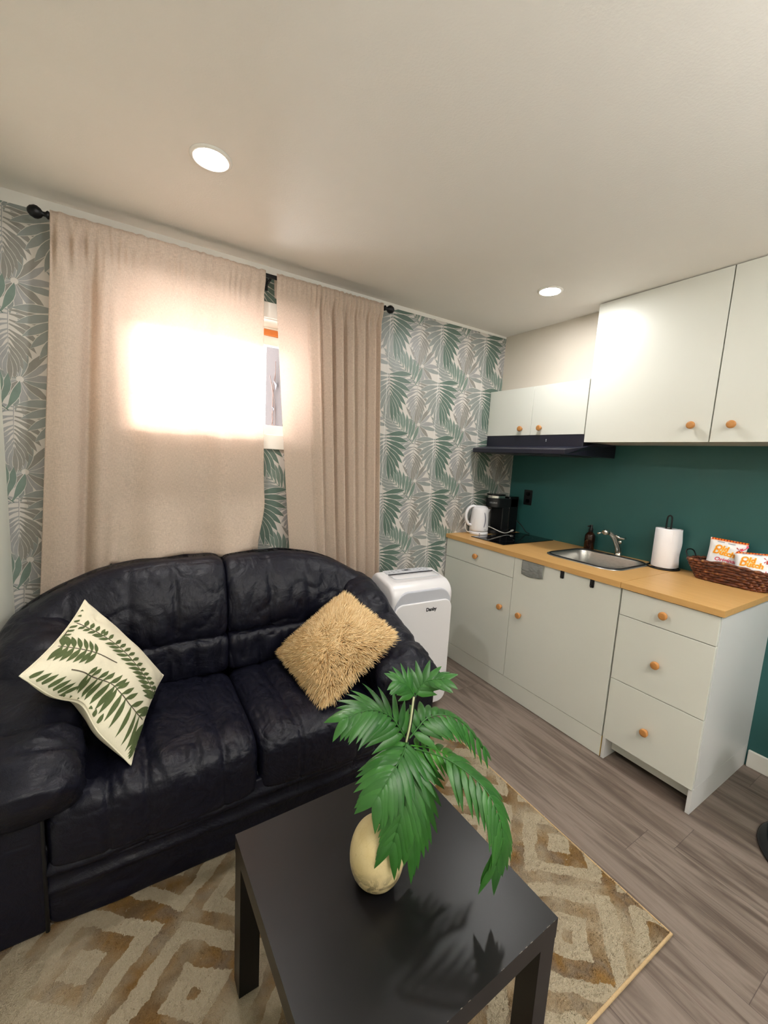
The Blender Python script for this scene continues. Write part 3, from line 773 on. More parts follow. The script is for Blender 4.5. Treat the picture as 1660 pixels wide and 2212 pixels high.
# ------------------------------------------------------------------ pillows
def pillow_xf(ctr, eul):
    rx, ry, rz = eul
    return Matrix.Translation(ctr) @ Matrix.Rotation(rz,4,'Z') @ Matrix.Rotation(ry,4,'Y') @ Matrix.Rotation(rx,4,'X')
def pillow_surf(S, T, pinch=.075):
    def f(u, v, side):
        x = S/2*u*(1-pinch*(1-v*v)); y = S/2*v*(1-pinch*(1-u*u))
        t = T*max(0, (1-u**4)*(1-v**4))**.62*(.72+.28*(1-u*u)*(1-v*v))
        return x, y, side*t*.5
    return f
def palm_pillow():
    S = .43; sf0 = pillow_surf(S, .15)
    mt = pillow_xf((-2.692,-.657,.643), (.253,.945,-.08))
    def sf(u, v, side):
        x, y, z = sf0(u, v, side)
        z += .010*noise.noise((u*2.2, v*2.2, side*3))*max(0,(1-u**6)*(1-v**6))
        # slack folds: a tucked lower edge and a folded top corner
        z -= .030*math.exp(-((u+.15)/.30)**2-((v+.82)/.16)**2)*side*(1 if side > 0 else .2)
        z -= .004*math.exp(-((u-.05+.5*(v+.45))/.09)**2)*math.exp(-((v+.5)/.35)**2)*(side > 0)
        y += .05*math.exp(-((u+.1)/.28)**2)*sstep(-.3,-1,v)
        z -= .018*math.exp(-((u+v*0-.0+.72)/.10)**2-((v-.66)/.16)**2)*(side > 0)
        return x, y, z
    n = 54; m = MB()
    for side in (1,-1):
        P = []
        for i in range(n+1):
            u = math.sin((2*i/n-1)*PI/2); P.append([sf(u, math.sin((2*j/n-1)*PI/2), side) for j in range(n+1)])
        m.grid(P, 0, True)
    m.v = [tuple(v) for v in m.v]
    def P3(q, eps):
        out = []
        for x, y in q:
            u, v = max(-.985, min(.985, x)), max(-.985, min(.985, y))
            a = Vector(sf(u, v, 1)); du = Vector(sf(u+.01, v, 1))-a; dv = Vector(sf(u, v+.01, 1))-a
            nn = du.cross(dv); nn.normalize(); out.append(tuple(a+nn*eps))
        return out
    d = PI/180
    # corners in local frame: (-1,1) top, (1,1) right, (1,-1) bottom, (-1,-1) left
    STEMS = [[[-0.621, -0.694], [-0.543, -0.667], [-0.45, -0.649], [-0.334, -0.647], [-0.189, -0.624], [-0.043, -0.578], [0.071, -0.547], [0.203, -0.57], [0.404, -0.572], [0.609, -0.533], [0.831, -0.447]], [[-0.122, -0.097], [-0.26, -0.153], [-0.387, -0.193], [-0.481, -0.211], [-0.55, -0.227], [-0.618, -0.247], [-0.696, -0.272], [-0.773, -0.295], [-0.84, -0.31], [-0.9, -0.316], [-0.955, -0.31]], [[-0.951, 0.31], [-0.808, 0.245], [-0.645, 0.219], [-0.46, 0.22], [-0.265, 0.231], [-0.078, 0.187], [0.133, 0.135], [0.367, 0.157], [0.576, 0.165], [0.779, 0.153], [0.964, 0.201]], [[-0.973, -1], [-0.915, -1], [-0.857, -1], [-0.798, -1], [-0.739, -1], [-0.679, -1], [-0.62, -1], [-0.561, -1], [-0.511, -0.997], [-0.464, -0.989], [-0.413, -0.98]], [[-0.588, -1], [-0.511, -1], [-0.437, -1], [-0.367, -1], [-0.301, -1], [-0.227, -1], [-0.04, -1], [0.058, -1], [0.129, -1], [0.202, -1], [0.284, -0.996]], [[0.935, -0.361], [0.969, -0.346], [0.955, -0.407], [0.961, -0.434], [0.966, -0.467], [0.971, -0.508], [0.949, -0.595], [0.934, -0.674], [0.921, -0.751], [0.911, -0.822], [0.908, -0.88]], [[-0.972, -0.118], [-0.977, -0.052], [-0.982, 0.015], [-0.986, 0.083], [-0.991, 0.154], [-0.995, 0.23], [-0.999, 0.313], [-1, 0.397], [-1, 0.47], [-1, 0.546], [-1, 0.623]]]
    LEAVES = [[-0.396, -0.649, -0.317, -0.866], [-0.396, -0.649, -0.365, -0.438], [-0.334, -0.647, -0.267, -0.908], [-0.334, -0.647, -0.294, -0.409], [-0.228, -0.633, -0.176, -0.95], [-0.228, -0.633, -0.172, -0.339], [-0.15, -0.613, -0.115, -0.968], [-0.15, -0.613, -0.067, -0.262], [-0.043, -0.578, -0.022, -0.964], [-0.043, -0.578, 0.061, -0.226], [0.044, -0.552, 0.073, -0.949], [0.044, -0.552, 0.156, -0.238], [0.099, -0.548, 0.142, -0.945], [0.099, -0.548, 0.218, -0.255], [0.203, -0.57, 0.26, -0.939], [0.203, -0.57, 0.35, -0.263], [0.297, -0.578, 0.371, -0.945], [0.297, -0.578, 0.471, -0.259], [0.456, -0.568, 0.535, -0.959], [0.456, -0.568, 0.666, -0.23], [0.609, -0.533, 0.683, -0.97], [0.609, -0.533, 0.897, -0.094], [0.715, -0.497, 0.789, -0.976], [0.715, -0.497, 0.961, -0.062], [-0.5, -0.215, -0.546, -0.528], [-0.5, -0.215, -0.6, -0.041], [-0.566, -0.231, -0.615, -0.564], [-0.566, -0.231, -0.686, -0.037], [-0.637, -0.253, -0.683, -0.597], [-0.637, -0.253, -0.767, -0.041], [-0.715, -0.278, -0.755, -0.624], [-0.715, -0.278, -0.84, -0.058], [-0.791, -0.3, -0.823, -0.647], [-0.791, -0.3, -0.907, -0.062], [-0.856, -0.312, -0.882, -0.663], [-0.856, -0.312, -0.963, -0.051], [-0.914, -0.316, -0.935, -0.673], [-0.914, -0.316, -1, -0.016], [-0.845, 0.256, -0.904, 0.156], [-0.845, 0.256, -0.859, 0.425], [-0.769, 0.237, -0.841, 0.134], [-0.769, 0.237, -0.775, 0.399], [-0.687, 0.223, -0.774, 0.117], [-0.687, 0.223, -0.687, 0.377], [-0.6, 0.217, -0.703, 0.105], [-0.6, 0.217, -0.591, 0.37], [-0.555, 0.217, -0.671, 0.102], [-0.555, 0.217, -0.533, 0.376], [-0.46, 0.22, -0.595, 0.092], [-0.46, 0.22, -0.418, 0.412], [-0.314, 0.231, -0.476, 0.068], [-0.314, 0.231, -0.238, 0.488], [-0.218, 0.225, -0.401, 0.048], [-0.218, 0.225, -0.132, 0.482], [-0.125, 0.202, -0.321, 0.033], [-0.125, 0.202, -0.032, 0.442], [-0.029, 0.172, -0.227, 0.025], [-0.029, 0.172, 0.07, 0.397], [0.077, 0.144, -0.119, 0.013], [0.077, 0.144, 0.185, 0.365], [0.19, 0.131, -0.014, -0.011], [0.19, 0.131, 0.309, 0.355], [0.308, 0.143, 0.082, -0.042], [0.308, 0.143, 0.427, 0.339], [0.423, 0.167, 0.173, -0.067], [0.423, 0.167, 0.533, 0.314], [0.526, 0.168, 0.262, -0.084], [0.526, 0.168, 0.64, 0.302], [0.627, 0.162, 0.354, -0.096], [0.627, 0.162, 0.756, 0.31], [0.727, 0.153, 0.443, -0.113], [0.727, 0.153, 0.915, 0.401], [0.836, 0.163, 0.528, -0.14], [0.836, 0.163, 0.969, 0.376], [0.964, 0.249, 0.614, -0.162], [-0.915, -1, -0.857, -0.835], [-0.915, -1, -0.831, -1], [-0.827, -1, -0.768, -0.829], [-0.827, -1, -0.743, -1], [-0.753, -1, -0.693, -0.81], [-0.753, -1, -0.67, -1], [-0.664, -1, -0.6, -0.786], [-0.664, -1, -0.584, -1], [-0.591, -1, -0.515, -0.788], [-0.591, -1, -0.517, -1], [-0.522, -0.999, -0.431, -0.784], [-0.522, -0.999, -0.451, -1], [-0.452, -0.987, -0.329, -0.77], [-0.452, -0.987, -0.369, -1], [-0.511, -1, -0.462, -1], [-0.418, -1, -0.392, -0.961], [-0.418, -1, -0.374, -1], [-0.35, -1, -0.297, -0.961], [-0.35, -1, -0.303, -1], [-0.267, -1, -0.184, -0.968], [-0.267, -1, -0.169, -1], [-0.091, -1, 0.057, -1], [0.058, -1, 0.006, -0.952], [0.058, -1, 0.136, -1], [0.129, -1, 0.085, -0.923], [0.129, -1, 0.204, -1], [0.221, -1, 0.191, -0.885], [0.221, -1, 0.303, -1], [0.947, -0.392, 0.782, -0.889], [0.947, -0.392, 0.964, -0.484], [0.962, -0.423, 0.808, -0.917], [0.962, -0.423, 0.968, -0.533], [0.966, -0.479, 0.834, -0.948], [0.966, -0.479, 0.973, -0.589], [0.949, -0.595, 0.862, -0.973], [0.949, -0.595, 0.977, -0.674], [0.927, -0.713, 0.887, -0.989], [0.927, -0.713, 0.981, -0.758], [0.911, -0.822, 0.916, -1], [0.911, -0.822, 0.987, -0.842], [-0.979, -0.035, -0.925, 0.009], [-0.979, -0.035, -1, 0.086], [-0.985, 0.066, -0.926, 0.131], [-0.985, 0.066, -1, 0.18], [-0.992, 0.172, -0.928, 0.254], [-0.992, 0.172, -1, 0.279], [-0.999, 0.313, -0.943, 0.402], [-0.999, 0.313, -1, 0.404], [-1, 0.433, -0.961, 0.546], [-1, 0.433, -1, 0.521], [-1, 0.546, -0.976, 0.698], [-1, 0.546, -1, 0.644]]
    def putq(qs, mt_, e):
        for q in qs:
            if all(abs(x) < 1.0 and abs(y) < 1.0 for x, y in q): m.add(P3(q, e), [(0,1,2,3)], mt_, True)
    for path in STEMS:
        c = catmull([(x, y, 0) for x, y in path], 40); st = []
        for i in range(40):
            a, b_ = c[i], c[i+1]; n_ = (b_-a); n_ = Vector((-n_.y, n_.x, 0)).normalized()*.009
            st.append(((a+n_).to_tuple()[:2], (b_+n_).to_tuple()[:2], (b_-n_).to_tuple()[:2], (a-n_).to_tuple()[:2]))
        putq(st, 2, .0007)
    for k, (ua, va, ub, vb) in enumerate(LEAVES):
        l = math.hypot(ub-ua, vb-va); putq(leaf2((ua, va), math.atan2(vb-va, ub-ua)+.08*(-1)**k, l, min(.085, .045+.07*l), -.16*(-1)**k, 7, .9), 1, .0010+k*.000004)
    m.xf(mt)
    o = m.build('throw_pillow', ['linen_print_ground','print_green','print_stem'], None, (-2.705,-.652,.633), fix=False)
    tag(o, 'cream throw pillow printed with green palm sprays at the left sofa arm', 'pillow')
    # piped seam
    P = []
    for k in range(200):
        t = k/50; e = int(t); w = 2*(t-e)-1
        u, v = [(w,-1),(1,w),(-w,1),(-1,-w)][e]; P.append(mt @ Vector(sf(u, v, 1)))
    o2 = MB().tube(P, .0022, 6, 0, True).build('seam', 'linen_print_ground', o)
palm_pillow()
def fur_pillow():
    S, T = .375, .12; sf = pillow_surf(S, T, .05); ctr = (-1.835,-.672,.585)
    mt = pillow_xf(ctr, (.623,.17,-1.439))
    r = thing('fur_pillow', ctr, 'shaggy golden beige fur pillow leaning on the right sofa arm', 'pillow')
    m = MB(); n = 24
    for side in (1,-1):
        m.grid([[sf(math.sin((2*i/n-1)*PI/2), math.sin((2*j/n-1)*PI/2), side) for j in range(n+1)] for i in range(n+1)], 0, True)
    m.xf(mt); m.build('cover', 'fur_base', r)
    rr = random.Random(11); f = MB()
    whorls = [(.25,-.45),(-.2,.35),(.5,.3),(-.55,-.3)]
    R3 = mt.to_3x3()
    cnt = 0
    while cnt < 15500:
        side = 1 if rr.random() < .86 else -1
        u, v = rr.uniform(-1,1), rr.uniform(-1,1)
        if rr.random() < .16:
            if rr.random() < .5: u = math.copysign(rr.uniform(.96,1), u)
            else: v = math.copysign(rr.uniform(.96,1), v)
        a = Vector(sf(u, v, side)); du = Vector(sf(u+.01, v, side))-a; dv = Vector(sf(u, v+.01, side))-a
        nn = du.cross(dv)*side
        if nn.length < 1e-9: nn = Vector((0,0,side))
        nn.normalize()
        edge = max(abs(u), abs(v))
        flow = Vector((u*.9, v*.9, 0))
        for wx, wy in whorls:
            dx, dy = u-wx, v-wy; g = math.exp(-(dx*dx+dy*dy)/.10); flow += Vector((dx-.8*dy, dy+.8*dx, 0))*g*1.5
        flow += Vector((noise.noise((u*4,v*4,1)), noise.noise((u*4,v*4,7)), 0))*.9
        flow += Vector((rr.uniform(-1,1), rr.uniform(-1,1), 0))*.30
        if flow.length > 1e-6: flow.normalize()
        L = rr.uniform(.030,.052); w = rr.uniform(.0012,.0021)
        d0 = (nn*.9+flow*.75); d0.normalize(); d1 = (nn*.12+flow*1.0+Vector((0,0,-.0))); d1.normalize()
        if edge > .9: d1 = (flow+Vector((math.copysign(abs(u)**6,u), math.copysign(abs(v)**6,v), 0))*.8).normalized()
        b = a; pts = [b]; 
        for q in (0.0,.45,.9):
            b = b+(d0.lerp(d1, q)).normalized()*L/3; pts.append(b)
        sd = d1.cross(nn); sd = sd.normalized() if sd.length > 1e-6 else Vector((1,0,0)); up = sd.cross(d1).normalized()
        vs = []
        for p, k in zip(pts, (1,1.15,.8,.12)):
            for qa in (0, 2.094, 4.189): vs.append(tuple(p+(sd*math.cos(qa)+up*math.sin(qa))*w*k))
        fs = [(3*i+j, 3*i+(j+1)%3, 3*i+3+(j+1)%3, 3*i+3+j) for i in range(3) for j in range(3)]+[(9,10,11)]
        f.add(vs, fs, 0, True); cnt += 1
    f.xf(mt); o = f.build('fur', 'fur', r, fix=False); o['kind'] = 'stuff'
fur_pillow()

# ------------------------------------------------------------------ low table
def table():
    a = math.radians(1.2); ctr = Vector((-2.120,-1.553,0)); Z0 = .0125
    mt = Matrix.Translation(ctr) @ Matrix.Rotation(a, 4, 'Z')
    r = thing('coffee_table', (ctr.x, ctr.y, Z0), 'square black-brown low table standing on the rug in front of the sofa', 'table')
    h = .277
    top = MB().box(-h,h,-h,h,.40,.45)
    for sx in (-1,1):
        for sy in (-1,1):
            x, y = sx*(h-.0265), sy*(h-.0265)
            m = MB().box(x-.0258, x+.0258, y-.0258, y+.0258, Z0, .40).xf(mt); m.build('leg', 'table', r, bevel=.001)
    rr = random.Random(4); m = top
    for k in range(46):
        t = rr.uniform(-h,h); s = rr.uniform(.002,.008); w = rr.uniform(.0003,.0009)
        if rr.random() < .6: m.box(t, min(h,t+s), -h-.0003, -h+w, .4497, .4503, 1)
        else: m.box(h-w, h+.0003, t, min(h,t+s), .4497, .4503, 1)
    m.xf(mt); m.build('tabletop', ['table','worn_edge'], r)
table()

# ------------------------------------------------------------------ vase and artificial palm
VX, VY = -2.146, -1.556
def vase():
    prof = [(.0005,.4505),(.024,.4508),(.034,.4545),(.050,.470),(.060,.492),(.0635,.518),(.061,.546),(.052,.572),(.037,.592),(.024,.602),(.019,.606),(.0195,.612),(.017,.612),(.016,.604),(.014,.58),(.0005,.57)]
    pts = catmull([(a,b,0) for a,b in prof], 60)
    m = MB().lathe([(max(.0004,p.x), p.y) for p in pts], (VX,VY,0), n=48)
    tag(m.build('vase', 'vase', None, (VX,VY,.45)), 'small round cream and gold crackled vase on the black table', 'vase')
vase()
def palm():
    r = thing('artificial_palm', (VX, VY, .60), 'green artificial palm plant with drooping fronds standing in the cream vase', 'plant')
    stem = catmull([(VX,VY,.575),(VX+.012,VY+.008,.63),(-2.095,-1.534,.70),(-2.058,-1.524,.752),(-2.048,-1.524,.81),(-2.043,-1.525,.868)], 40)
    MB().tube(stem, [.006-.002*i/40 for i in range(41)], 10).build('stem', 'stem_dark', r)
    st2 = catmull([(-2.062,-1.528,.752),(-2.056,-1.531,.80),(-2.048,-1.528,.866)], 12)
    MB().tube(st2, .0024, 8).build('frond_stalk', 'stem_pale', r)
    rr = random.Random(21)
    def frond(path, n, L0, L1, w, upv, droop, open0, open1, mat='frond', t0=.05, cup=.3, lab=None):
        N = 40; c = catmull(path, N); upv = Vector(upv).normalized(); m = MB()
        rad = [.0022*(1-.75*i/N) for i in range(N+1)]
        m.tube(c, rad, 6)
        for i in range(n):
            t = t0+(1-t0)*(i+.5)/n; k = min(N-1, int(t*N))
            tan = (c[k+1]-c[max(0,k-1)]).normalized(); side = tan.cross(upv).normalized(); nrm = side.cross(tan).normalized()
            for s in (-1, 1):
                op = lerp(open0, open1, t)*rr.uniform(.93,1.07); L = lerp(L0, L1, abs(t-.42)*1.7 if t > .42 else (.42-t)*1.2)*rr.uniform(.92,1.08)
                d = (tan*math.cos(op)+side*s*math.sin(op)+nrm*cup).normalized()
                p = c[k].copy(); K = 8; rows = []
                for j in range(K+1):
                    q = j/K; hw = w*.5*min(1, (q*4+.25))*(1-max(0,(q-.30)/.70)**1.7)
                    wd = d.cross(nrm).normalized()
                    rows.append((p-wd*hw-nrm*hw*.25, p+nrm*hw*.18, p+wd*hw-nrm*hw*.25))
                    d = (d+Vector((0,0,-1))*droop/K-nrm*droop*.35/K+tan*.10/K).normalized(); p = p+d*L/K
                m.grid([[tuple(x) for x in row] for row in rows], 0, True)
        # end leaflet
        o = m.build('frond', mat, r, fix=False)
        if lab: tag(o, lab)
    T = Vector((-.53,-.836,.13)); 
    frond([(-2.055,-1.523,.752),(-2.087,-1.494,.806),(-2.14,-1.48,.832),(-2.205,-1.471,.826)], 12, .115, .055, .022, (-.1,-.35,1), .55, 1.25, .5, cup=-.05)
    frond([(-2.055,-1.523,.752),(-2.095,-1.560,.752),(-2.145,-1.585,.736),(-2.185,-1.595,.706)], 11, .105, .06, .023, (-.2,-.55,1), .6, 1.25, .55, cup=-.05)
    frond([(-2.054,-1.525,.748),(-2.088,-1.580,.722),(-2.122,-1.612,.672),(-2.155,-1.622,.598)], 13, .098, .075, .021, (-.45,-.8,.45), .5, 1.05, .4, cup=-.02)
    frond([(-2.05,-1.528,.741),(-2.035,-1.560,.668),(-2.052,-1.584,.590),(-2.080,-1.596,.525)], 12, .10, .08, .020, (-.3,-.9,.2), .35, .85, .35, cup=0)
    frond([(-2.051,-1.525,.757),(-1.988,-1.524,.794),(-1.91,-1.545,.775),(-1.852,-1.600,.700)], 13, .09, .055, .021, (.1,-.35,1), .7, 1.15, .45, cup=-.1)
    frond([(-2.048,-1.53,.741),(-1.985,-1.541,.716),(-1.935,-1.566,.685),(-1.93,-1.592,.648)], 10, .075, .05, .018, (.1,-.4,1), .5, 1.1, .5, 'frond_light', cup=-.05, lab='paler green frond')
    frond([(-2.042,-1.535,.735),(-1.985,-1.605,.728),(-1.942,-1.685,.692),(-1.938,-1.736,.628),(-1.962,-1.744,.560)], 16, .105, .075, .019, (.1,-.5,.9), .75, 1.1, .35, cup=-.08, t0=.22)
    frond([(-2.043,-1.526,.864),(-2.062,-1.520,.895),(-2.09,-1.518,.912)], 8, .055, .04, .018, (-.1,-.6,.8), .45, .95, .45, cup=0)
    frond([(-2.043,-1.526,.864),(-2.016,-1.528,.897),(-1.980,-1.556,.910)], 8, .060, .045, .018, (.1,-.6,.8), .45, .95, .45, cup=0)
palm()
# ------------------------------------------------------------------ portable air conditioner
def aircon():
    W, D, H = .403, .265, .780; a = -.045; base = Vector((-1.2345, -.526, 0))
    mt = Matrix.Translation(base) @ Matrix.Rotation(a, 4, 'Z')      # local x: -W/2..W/2, y: 0 front .. D back
    r = thing('portable_air_conditioner', tuple(base), 'white portable air conditioner with grey recessed front between sofa and kitchen cabinets', 'air conditioner')
    z0 = .018
    def arc(cy, cz, ry, rz, a0, a1, n=10): return [(cy+ry*math.cos(lerp(a0,a1,i/n)), cz+rz*math.sin(lerp(a0,a1,i/n))) for i in range(n+1)]
    side = [(D-.02,z0),(D,z0+.03)]+arc(D-.075,H-.085,.075,.085,0,PI/2)+arc(.075,H-.105,.085,.085,PI/2,PI,10)[0:11]+[(-.010,H-.12),(0,H-.20),(.004,z0+.02),(.02,z0)]
    m = MB(); m.prism(side, lambda y, z, k: (-W/2 if k else W/2, y, z)); m.xf(mt); o = m.build('housing', 'white_plastic', r, bevel=.022, seg=5)
    for p in o.data.polygons: p.use_smooth = True
    # recessed grey band and front panel
    def slab(name, mat, w, zb, zt, rad, y0, y1, bulge, cx=0):
        m = MB(); poly = rrect(w, zt-zb, rad, 8)
        def fn(u, v, k): return (cx+u, (y1 if k == 0 else y0), (zb+zt)/2+v)
        m.prism(poly, fn)
        m.xf(mt); return m.build(name, mat, r, bevel=.006, seg=3)
    slab('air_outlet', 'silver', W-.030, .05, H-.060, .085, .008, -.012, 0)
    slab('front_panel', 'white_plastic', W-.018, .030, H-.125, .055, .01, -.019, 0)
    vs, fs = text_geo('Danby', .027, .0014); m = MB()
    m.add([(x+.047, -.0196, z+H-.172) for x, z, _ in vs], fs, 0); m.xf(mt); o = m.build('brand_lettering', 'dark_ink', r, fix=False)
    # top: control strip, display, slot and flap outline
    zt = H-.0200+.0006
    def top(x, y):       # height of the top surface at depth y
        zz = H-.0200
        return zz
    m = MB(); m.prism(rrect(.300,.062,.012), lambda u, v, k: (.0+u, .185+v, H-.0005+(.0016 if k else -.01))); m.xf(mt); m.build('control_strip', 'grey_plastic', r)
    m = MB(); m.box(-.030,.030,.178,.202,H+.001,H+.0016,0); m.xf(mt); o = m.build('display_bezel', 'window_grey', r)
    m = MB(); m.box(-.012,.014,.182,.199,H+.0016,H+.002,0); m.xf(mt); m.build('display', 'screen', r)
    m = MB()
    for x in (-.125,-.095,-.065,.058,.085,.112,.135):
        for y in (.172,.196):
            if rng.random() < .85: MB().lathe([(.0055,H+.0011),(.0055,H+.0019)], (x,y,0), n=12).xf(mt).build('button', 'mark_grey', r)
    m = MB(); m.box(-.150,.155,.137,.142,H-.004,H+.0011); m.xf(mt); m.build('flap_slot', 'dark_ink', r)
    m = MB(); pts = [(-.150,.134,H-.003)]+[(-.150+.02*(1-math.cos(q)), .078-.02*math.sin(q)+.0, H-.0055) for q in (0,.5,1,1.57)]+[(.135+.02*math.sin(q), .078-.02*math.cos(q), H-.0055) for q in (0,.5,1,1.57)]+[(.155,.134,H-.003)]
    m.tube(pts, .0028, 8); m.xf(mt); m.build('flap_outline', 'grey_plastic', r)
    m = MB()
    for x in (-.15,.15):
        for y in (.05,D-.05): MB().tube([(x-.012,y,.012),(x+.012,y,.012)], .012, 14).xf(mt).build('caster', 'black_plastic', r)
rng = random.Random(8)
aircon()

# ------------------------------------------------------------------ kitchen
DK, L1, L2 = .642, .0, .0
L1 = 1.265; L2 = .392; LT = L1+L2; FX = -.630; TOE = .1156; ZT = .91; TH = .028
knob_me = None
def knob(parent, x, y, z):
    global knob_me
    if knob_me is None:
        prof = [(.0095,0),(.0095,-.009),(.0125,-.0125),(.0168,-.0145),(.0178,-.017),(.0178,-.0245),(.0168,-.0268),(.010,-.0276),(.0004,-.0276)]
        o = MB().lathe([(r_, h) for r_, h in prof], (0,0,0), 'x', 28).build('knob', 'knob_wood', parent); knob_me = o.data
    else:
        o = bpy.data.objects.new('knob', knob_me); COL.objects.link(o); o.parent = parent; o.matrix_parent_inverse = root_inv(parent)
    o.location = (x, y, z); return tag(o, 'round wooden knob')
def front(name, root, y0, y1, z0, z1, kn, x=FX):
    b = MB().box(x, x+.017, y1, y0, z0, z1); o = b.build(name, 'white_lam', root, ((x+x+.017)/2,(y0+y1)/2,(z0+z1)/2), bevel=.0012)
    knob(o, x-.0003, *kn); return o
G = .0016
def base_cab():
    r = thing('base_cabinet', (-.31, -L1/2, 0), 'long white base cabinet with one drawer and two doors under the sink', 'cabinet')
    b = MB(); x0, x1 = FX+.019, -.002
    for y in (0.0035, L1-.017-.0005): b.box(x0, x1, -y-.016, -y, 0, ZT-TH)
    b.box(x0, x1, -L1+.017, -.017, TOE-.016, TOE); b.box(x1-.01, x1, -L1+.017, -.017, TOE, ZT-TH); b.box(x0, x0+.08, -L1+.017, -.017, ZT-TH-.016, ZT-TH)
    b.box(x0, x1-.01, -.635, -.619, TOE, ZT-TH-.016)
    b.build('carcass', 'white_side', r)
    b = MB(); b.box(FX+.002, FX+.018, -L1+.001, -.0045, .002, TOE-.003); b.build('plinth', 'white_lam', r, bevel=.001)
    MB().box(FX+.0025, FX+.0175, -L1+.0002, -L1+.001, .003, TOE-.003).build('plinth_end', 'raw_edge', r)
    front('drawer', r, -.0045, -.6265+G, .7497, ZT-TH-.003, (-.313, .812))
    front('door', r, -.0045, -.6265+G, TOE, .7466, (-.557, .545))
    front('door', r, -.6265-G, -L1+.003, TOE, ZT-TH-.003, (-.706, .541))
base_cab()
def drawer_unit():
    r = thing('drawer_cabinet', (-.31, -L1-L2/2, 0), 'white three-drawer cabinet at the near end of the worktop', 'cabinet')
    b = MB(); x0, x1 = FX+.019, -.001
    def sidep(y0, y1, m):
        for a in (0,): pass
        b.box(x0, x1, y0, y1, TOE, ZT-TH, m); b.box(FX+.006, x1, y0, y1, 0, TOE, m)
    sidep(-L1-.0185, -L1-.0025, 0); sidep(-LT, -LT+.016, 0)
    b.box(x0, x1, -LT+.016, -L1-.0185, TOE-.016, TOE); b.box(x1-.01, x1, -LT+.016, -L1-.0185, TOE, ZT-TH)
    b.box(x0, x0+.06, -LT+.016, -L1-.0185, ZT-TH-.016, ZT-TH)
    b.build('carcass', 'white_side', r, bevel=.0008)
    MB().box(FX+.075, FX+.091, -LT+.016, -L1-.0185, .030, TOE-.016).build('plinth', 'white_lam', r)
    zs = [TOE-.004, .4305, .7529, ZT-TH-.003]
    ks = [(-1.455,.258),(-1.459,.585),(-1.461,.815)]
    for i in range(3): front('drawer', r, -L1-.0055, -LT+.0015, zs[i]+G, zs[i+1]-G, ks[i])
drawer_unit()
def worktops():
    X0 = -DK; X1 = -.0008
    # main top with the sink cut-out
    sx0, sx1, sy0, sy1, rad = -.475, -.075, -1.138, -.705, .085
    hole = [(x+(sx0+sx1)/2, y+(sy0+sy1)/2) for x, y in rrect(sx1-sx0, sy1-sy0, rad, 8)]
    b = MB(); y0, y1 = -L1+.0006, -.0028
    cx, cy = (sx0+sx1)/2, (sy0+sy1)/2; n = len(hole)
    b.box(X0, X1, y0, sy0, ZT-TH, ZT); b.box(X0, X1, sy1, y1, ZT-TH, ZT); b.box(X0, sx0, sy0, sy1, ZT-TH, ZT); b.box(sx1, X1, sy0, sy1, ZT-TH, ZT)
    for q, (kx, ky) in enumerate(((sx1,sy1),(sx0,sy1),(sx0,sy0),(sx1,sy0))):
        arc_ = hole[q*9:q*9+9]
        for z in (ZT, ZT-TH): b.add([(kx,ky,z)]+[(x,y,z) for x,y in arc_], [(0,i,i+1) for i in range(1,9)])
    b.add([(x,y,ZT) for x,y in hole]+[(x,y,ZT-TH) for x,y in hole], [(i,(i+1)%n,n+(i+1)%n,n+i) for i in range(n)])
    tag(b.build('worktop', 'worktop', None, (-.32,-L1/2,ZT)), 'long oak worktop holding the sink and the black hob', 'worktop')
    b = MB().box(X0, X1, -LT-.012, -L1-.0006, ZT-TH, ZT)
    tag(b.build('worktop', 'worktop', None, (-.32,-L1-L2/2,ZT), bevel=.0012), 'short oak worktop over the drawers carrying the wicker basket', 'worktop')
    # inset steel sink
    r = thing('sink', ((sx0+sx1)/2, (sy0+sy1)/2, ZT), 'stainless steel inset sink bowl in the oak worktop', 'sink')
    cx, cy = (sx0+sx1)/2, (sy0+sy1)/2
    def ring(gx, z, rd): return [(cx+x, cy+y, z) for x, y in rrect(sx1-sx0+gx, sy1-sy0+gx, rd, 8)]
    P = [ring(.022,ZT+.0006,.096), ring(.020,ZT+.003,.095), ring(.012,ZT+.0045,.091), ring(-.028,ZT+.003,.071), ring(-.034,ZT-.002,.068), ring(-.046,ZT-.09,.060), ring(-.056,ZT-.135,.056), ring(-.10,ZT-.150,.045), ring(-.30,ZT-.153,.03)]
    P = [list(p) for p in P]; m = MB().grid(P, 0, True, False, True)
    b0 = len(m.v); k = len(P[0]); m.f.append([b0-k+i for i in range(k)]); m.m.append(0); m.sm.append(True)
    m.build('bowl', 'steel', r, fix=False)
    pts = [(cx+x, cy+y, ZT+.0052) for x, y in rrect(sx1-sx0-.010, sy1-sy0-.010, .082, 8)]
    o = MB().tube(pts, .0042, 8, 0, True).build('rim_gasket', 'black_plastic', r); tag(o, 'dark line round the sink rim')
    MB().lathe([(.0005,ZT-.1505),(.020,ZT-.1505),(.038,ZT-.1495),(.04,ZT-.1515)], (cx,cy,0), n=28).build('drain', 'chrome', r)
    # hob
    r = thing('induction_hob', (-.28, -.305, ZT), 'black glass two-ring hob set into the oak worktop', 'hob')
    b = MB().box(-.545, -.025, -.455, -.158, ZT+.0004, ZT+.005); b.build('glass_top', 'black_glass', r, bevel=.0012)
    m = MB()
    for x, rr_ in ((-.40,.085),(-.18,.075)):
        MB().grid([[(x+q*math.cos(2*PI*i/48), -.306+q*math.sin(2*PI*i/48), ZT+.0053) for i in range(48)] for q in (rr_, rr_+.0016)], 0, False, False, True).build('ring_mark', 'ring_print', r)
    # faucet
    r = thing('faucet', (-.040, -.925, ZT), 'chrome mixer tap rising behind the sink', 'faucet')
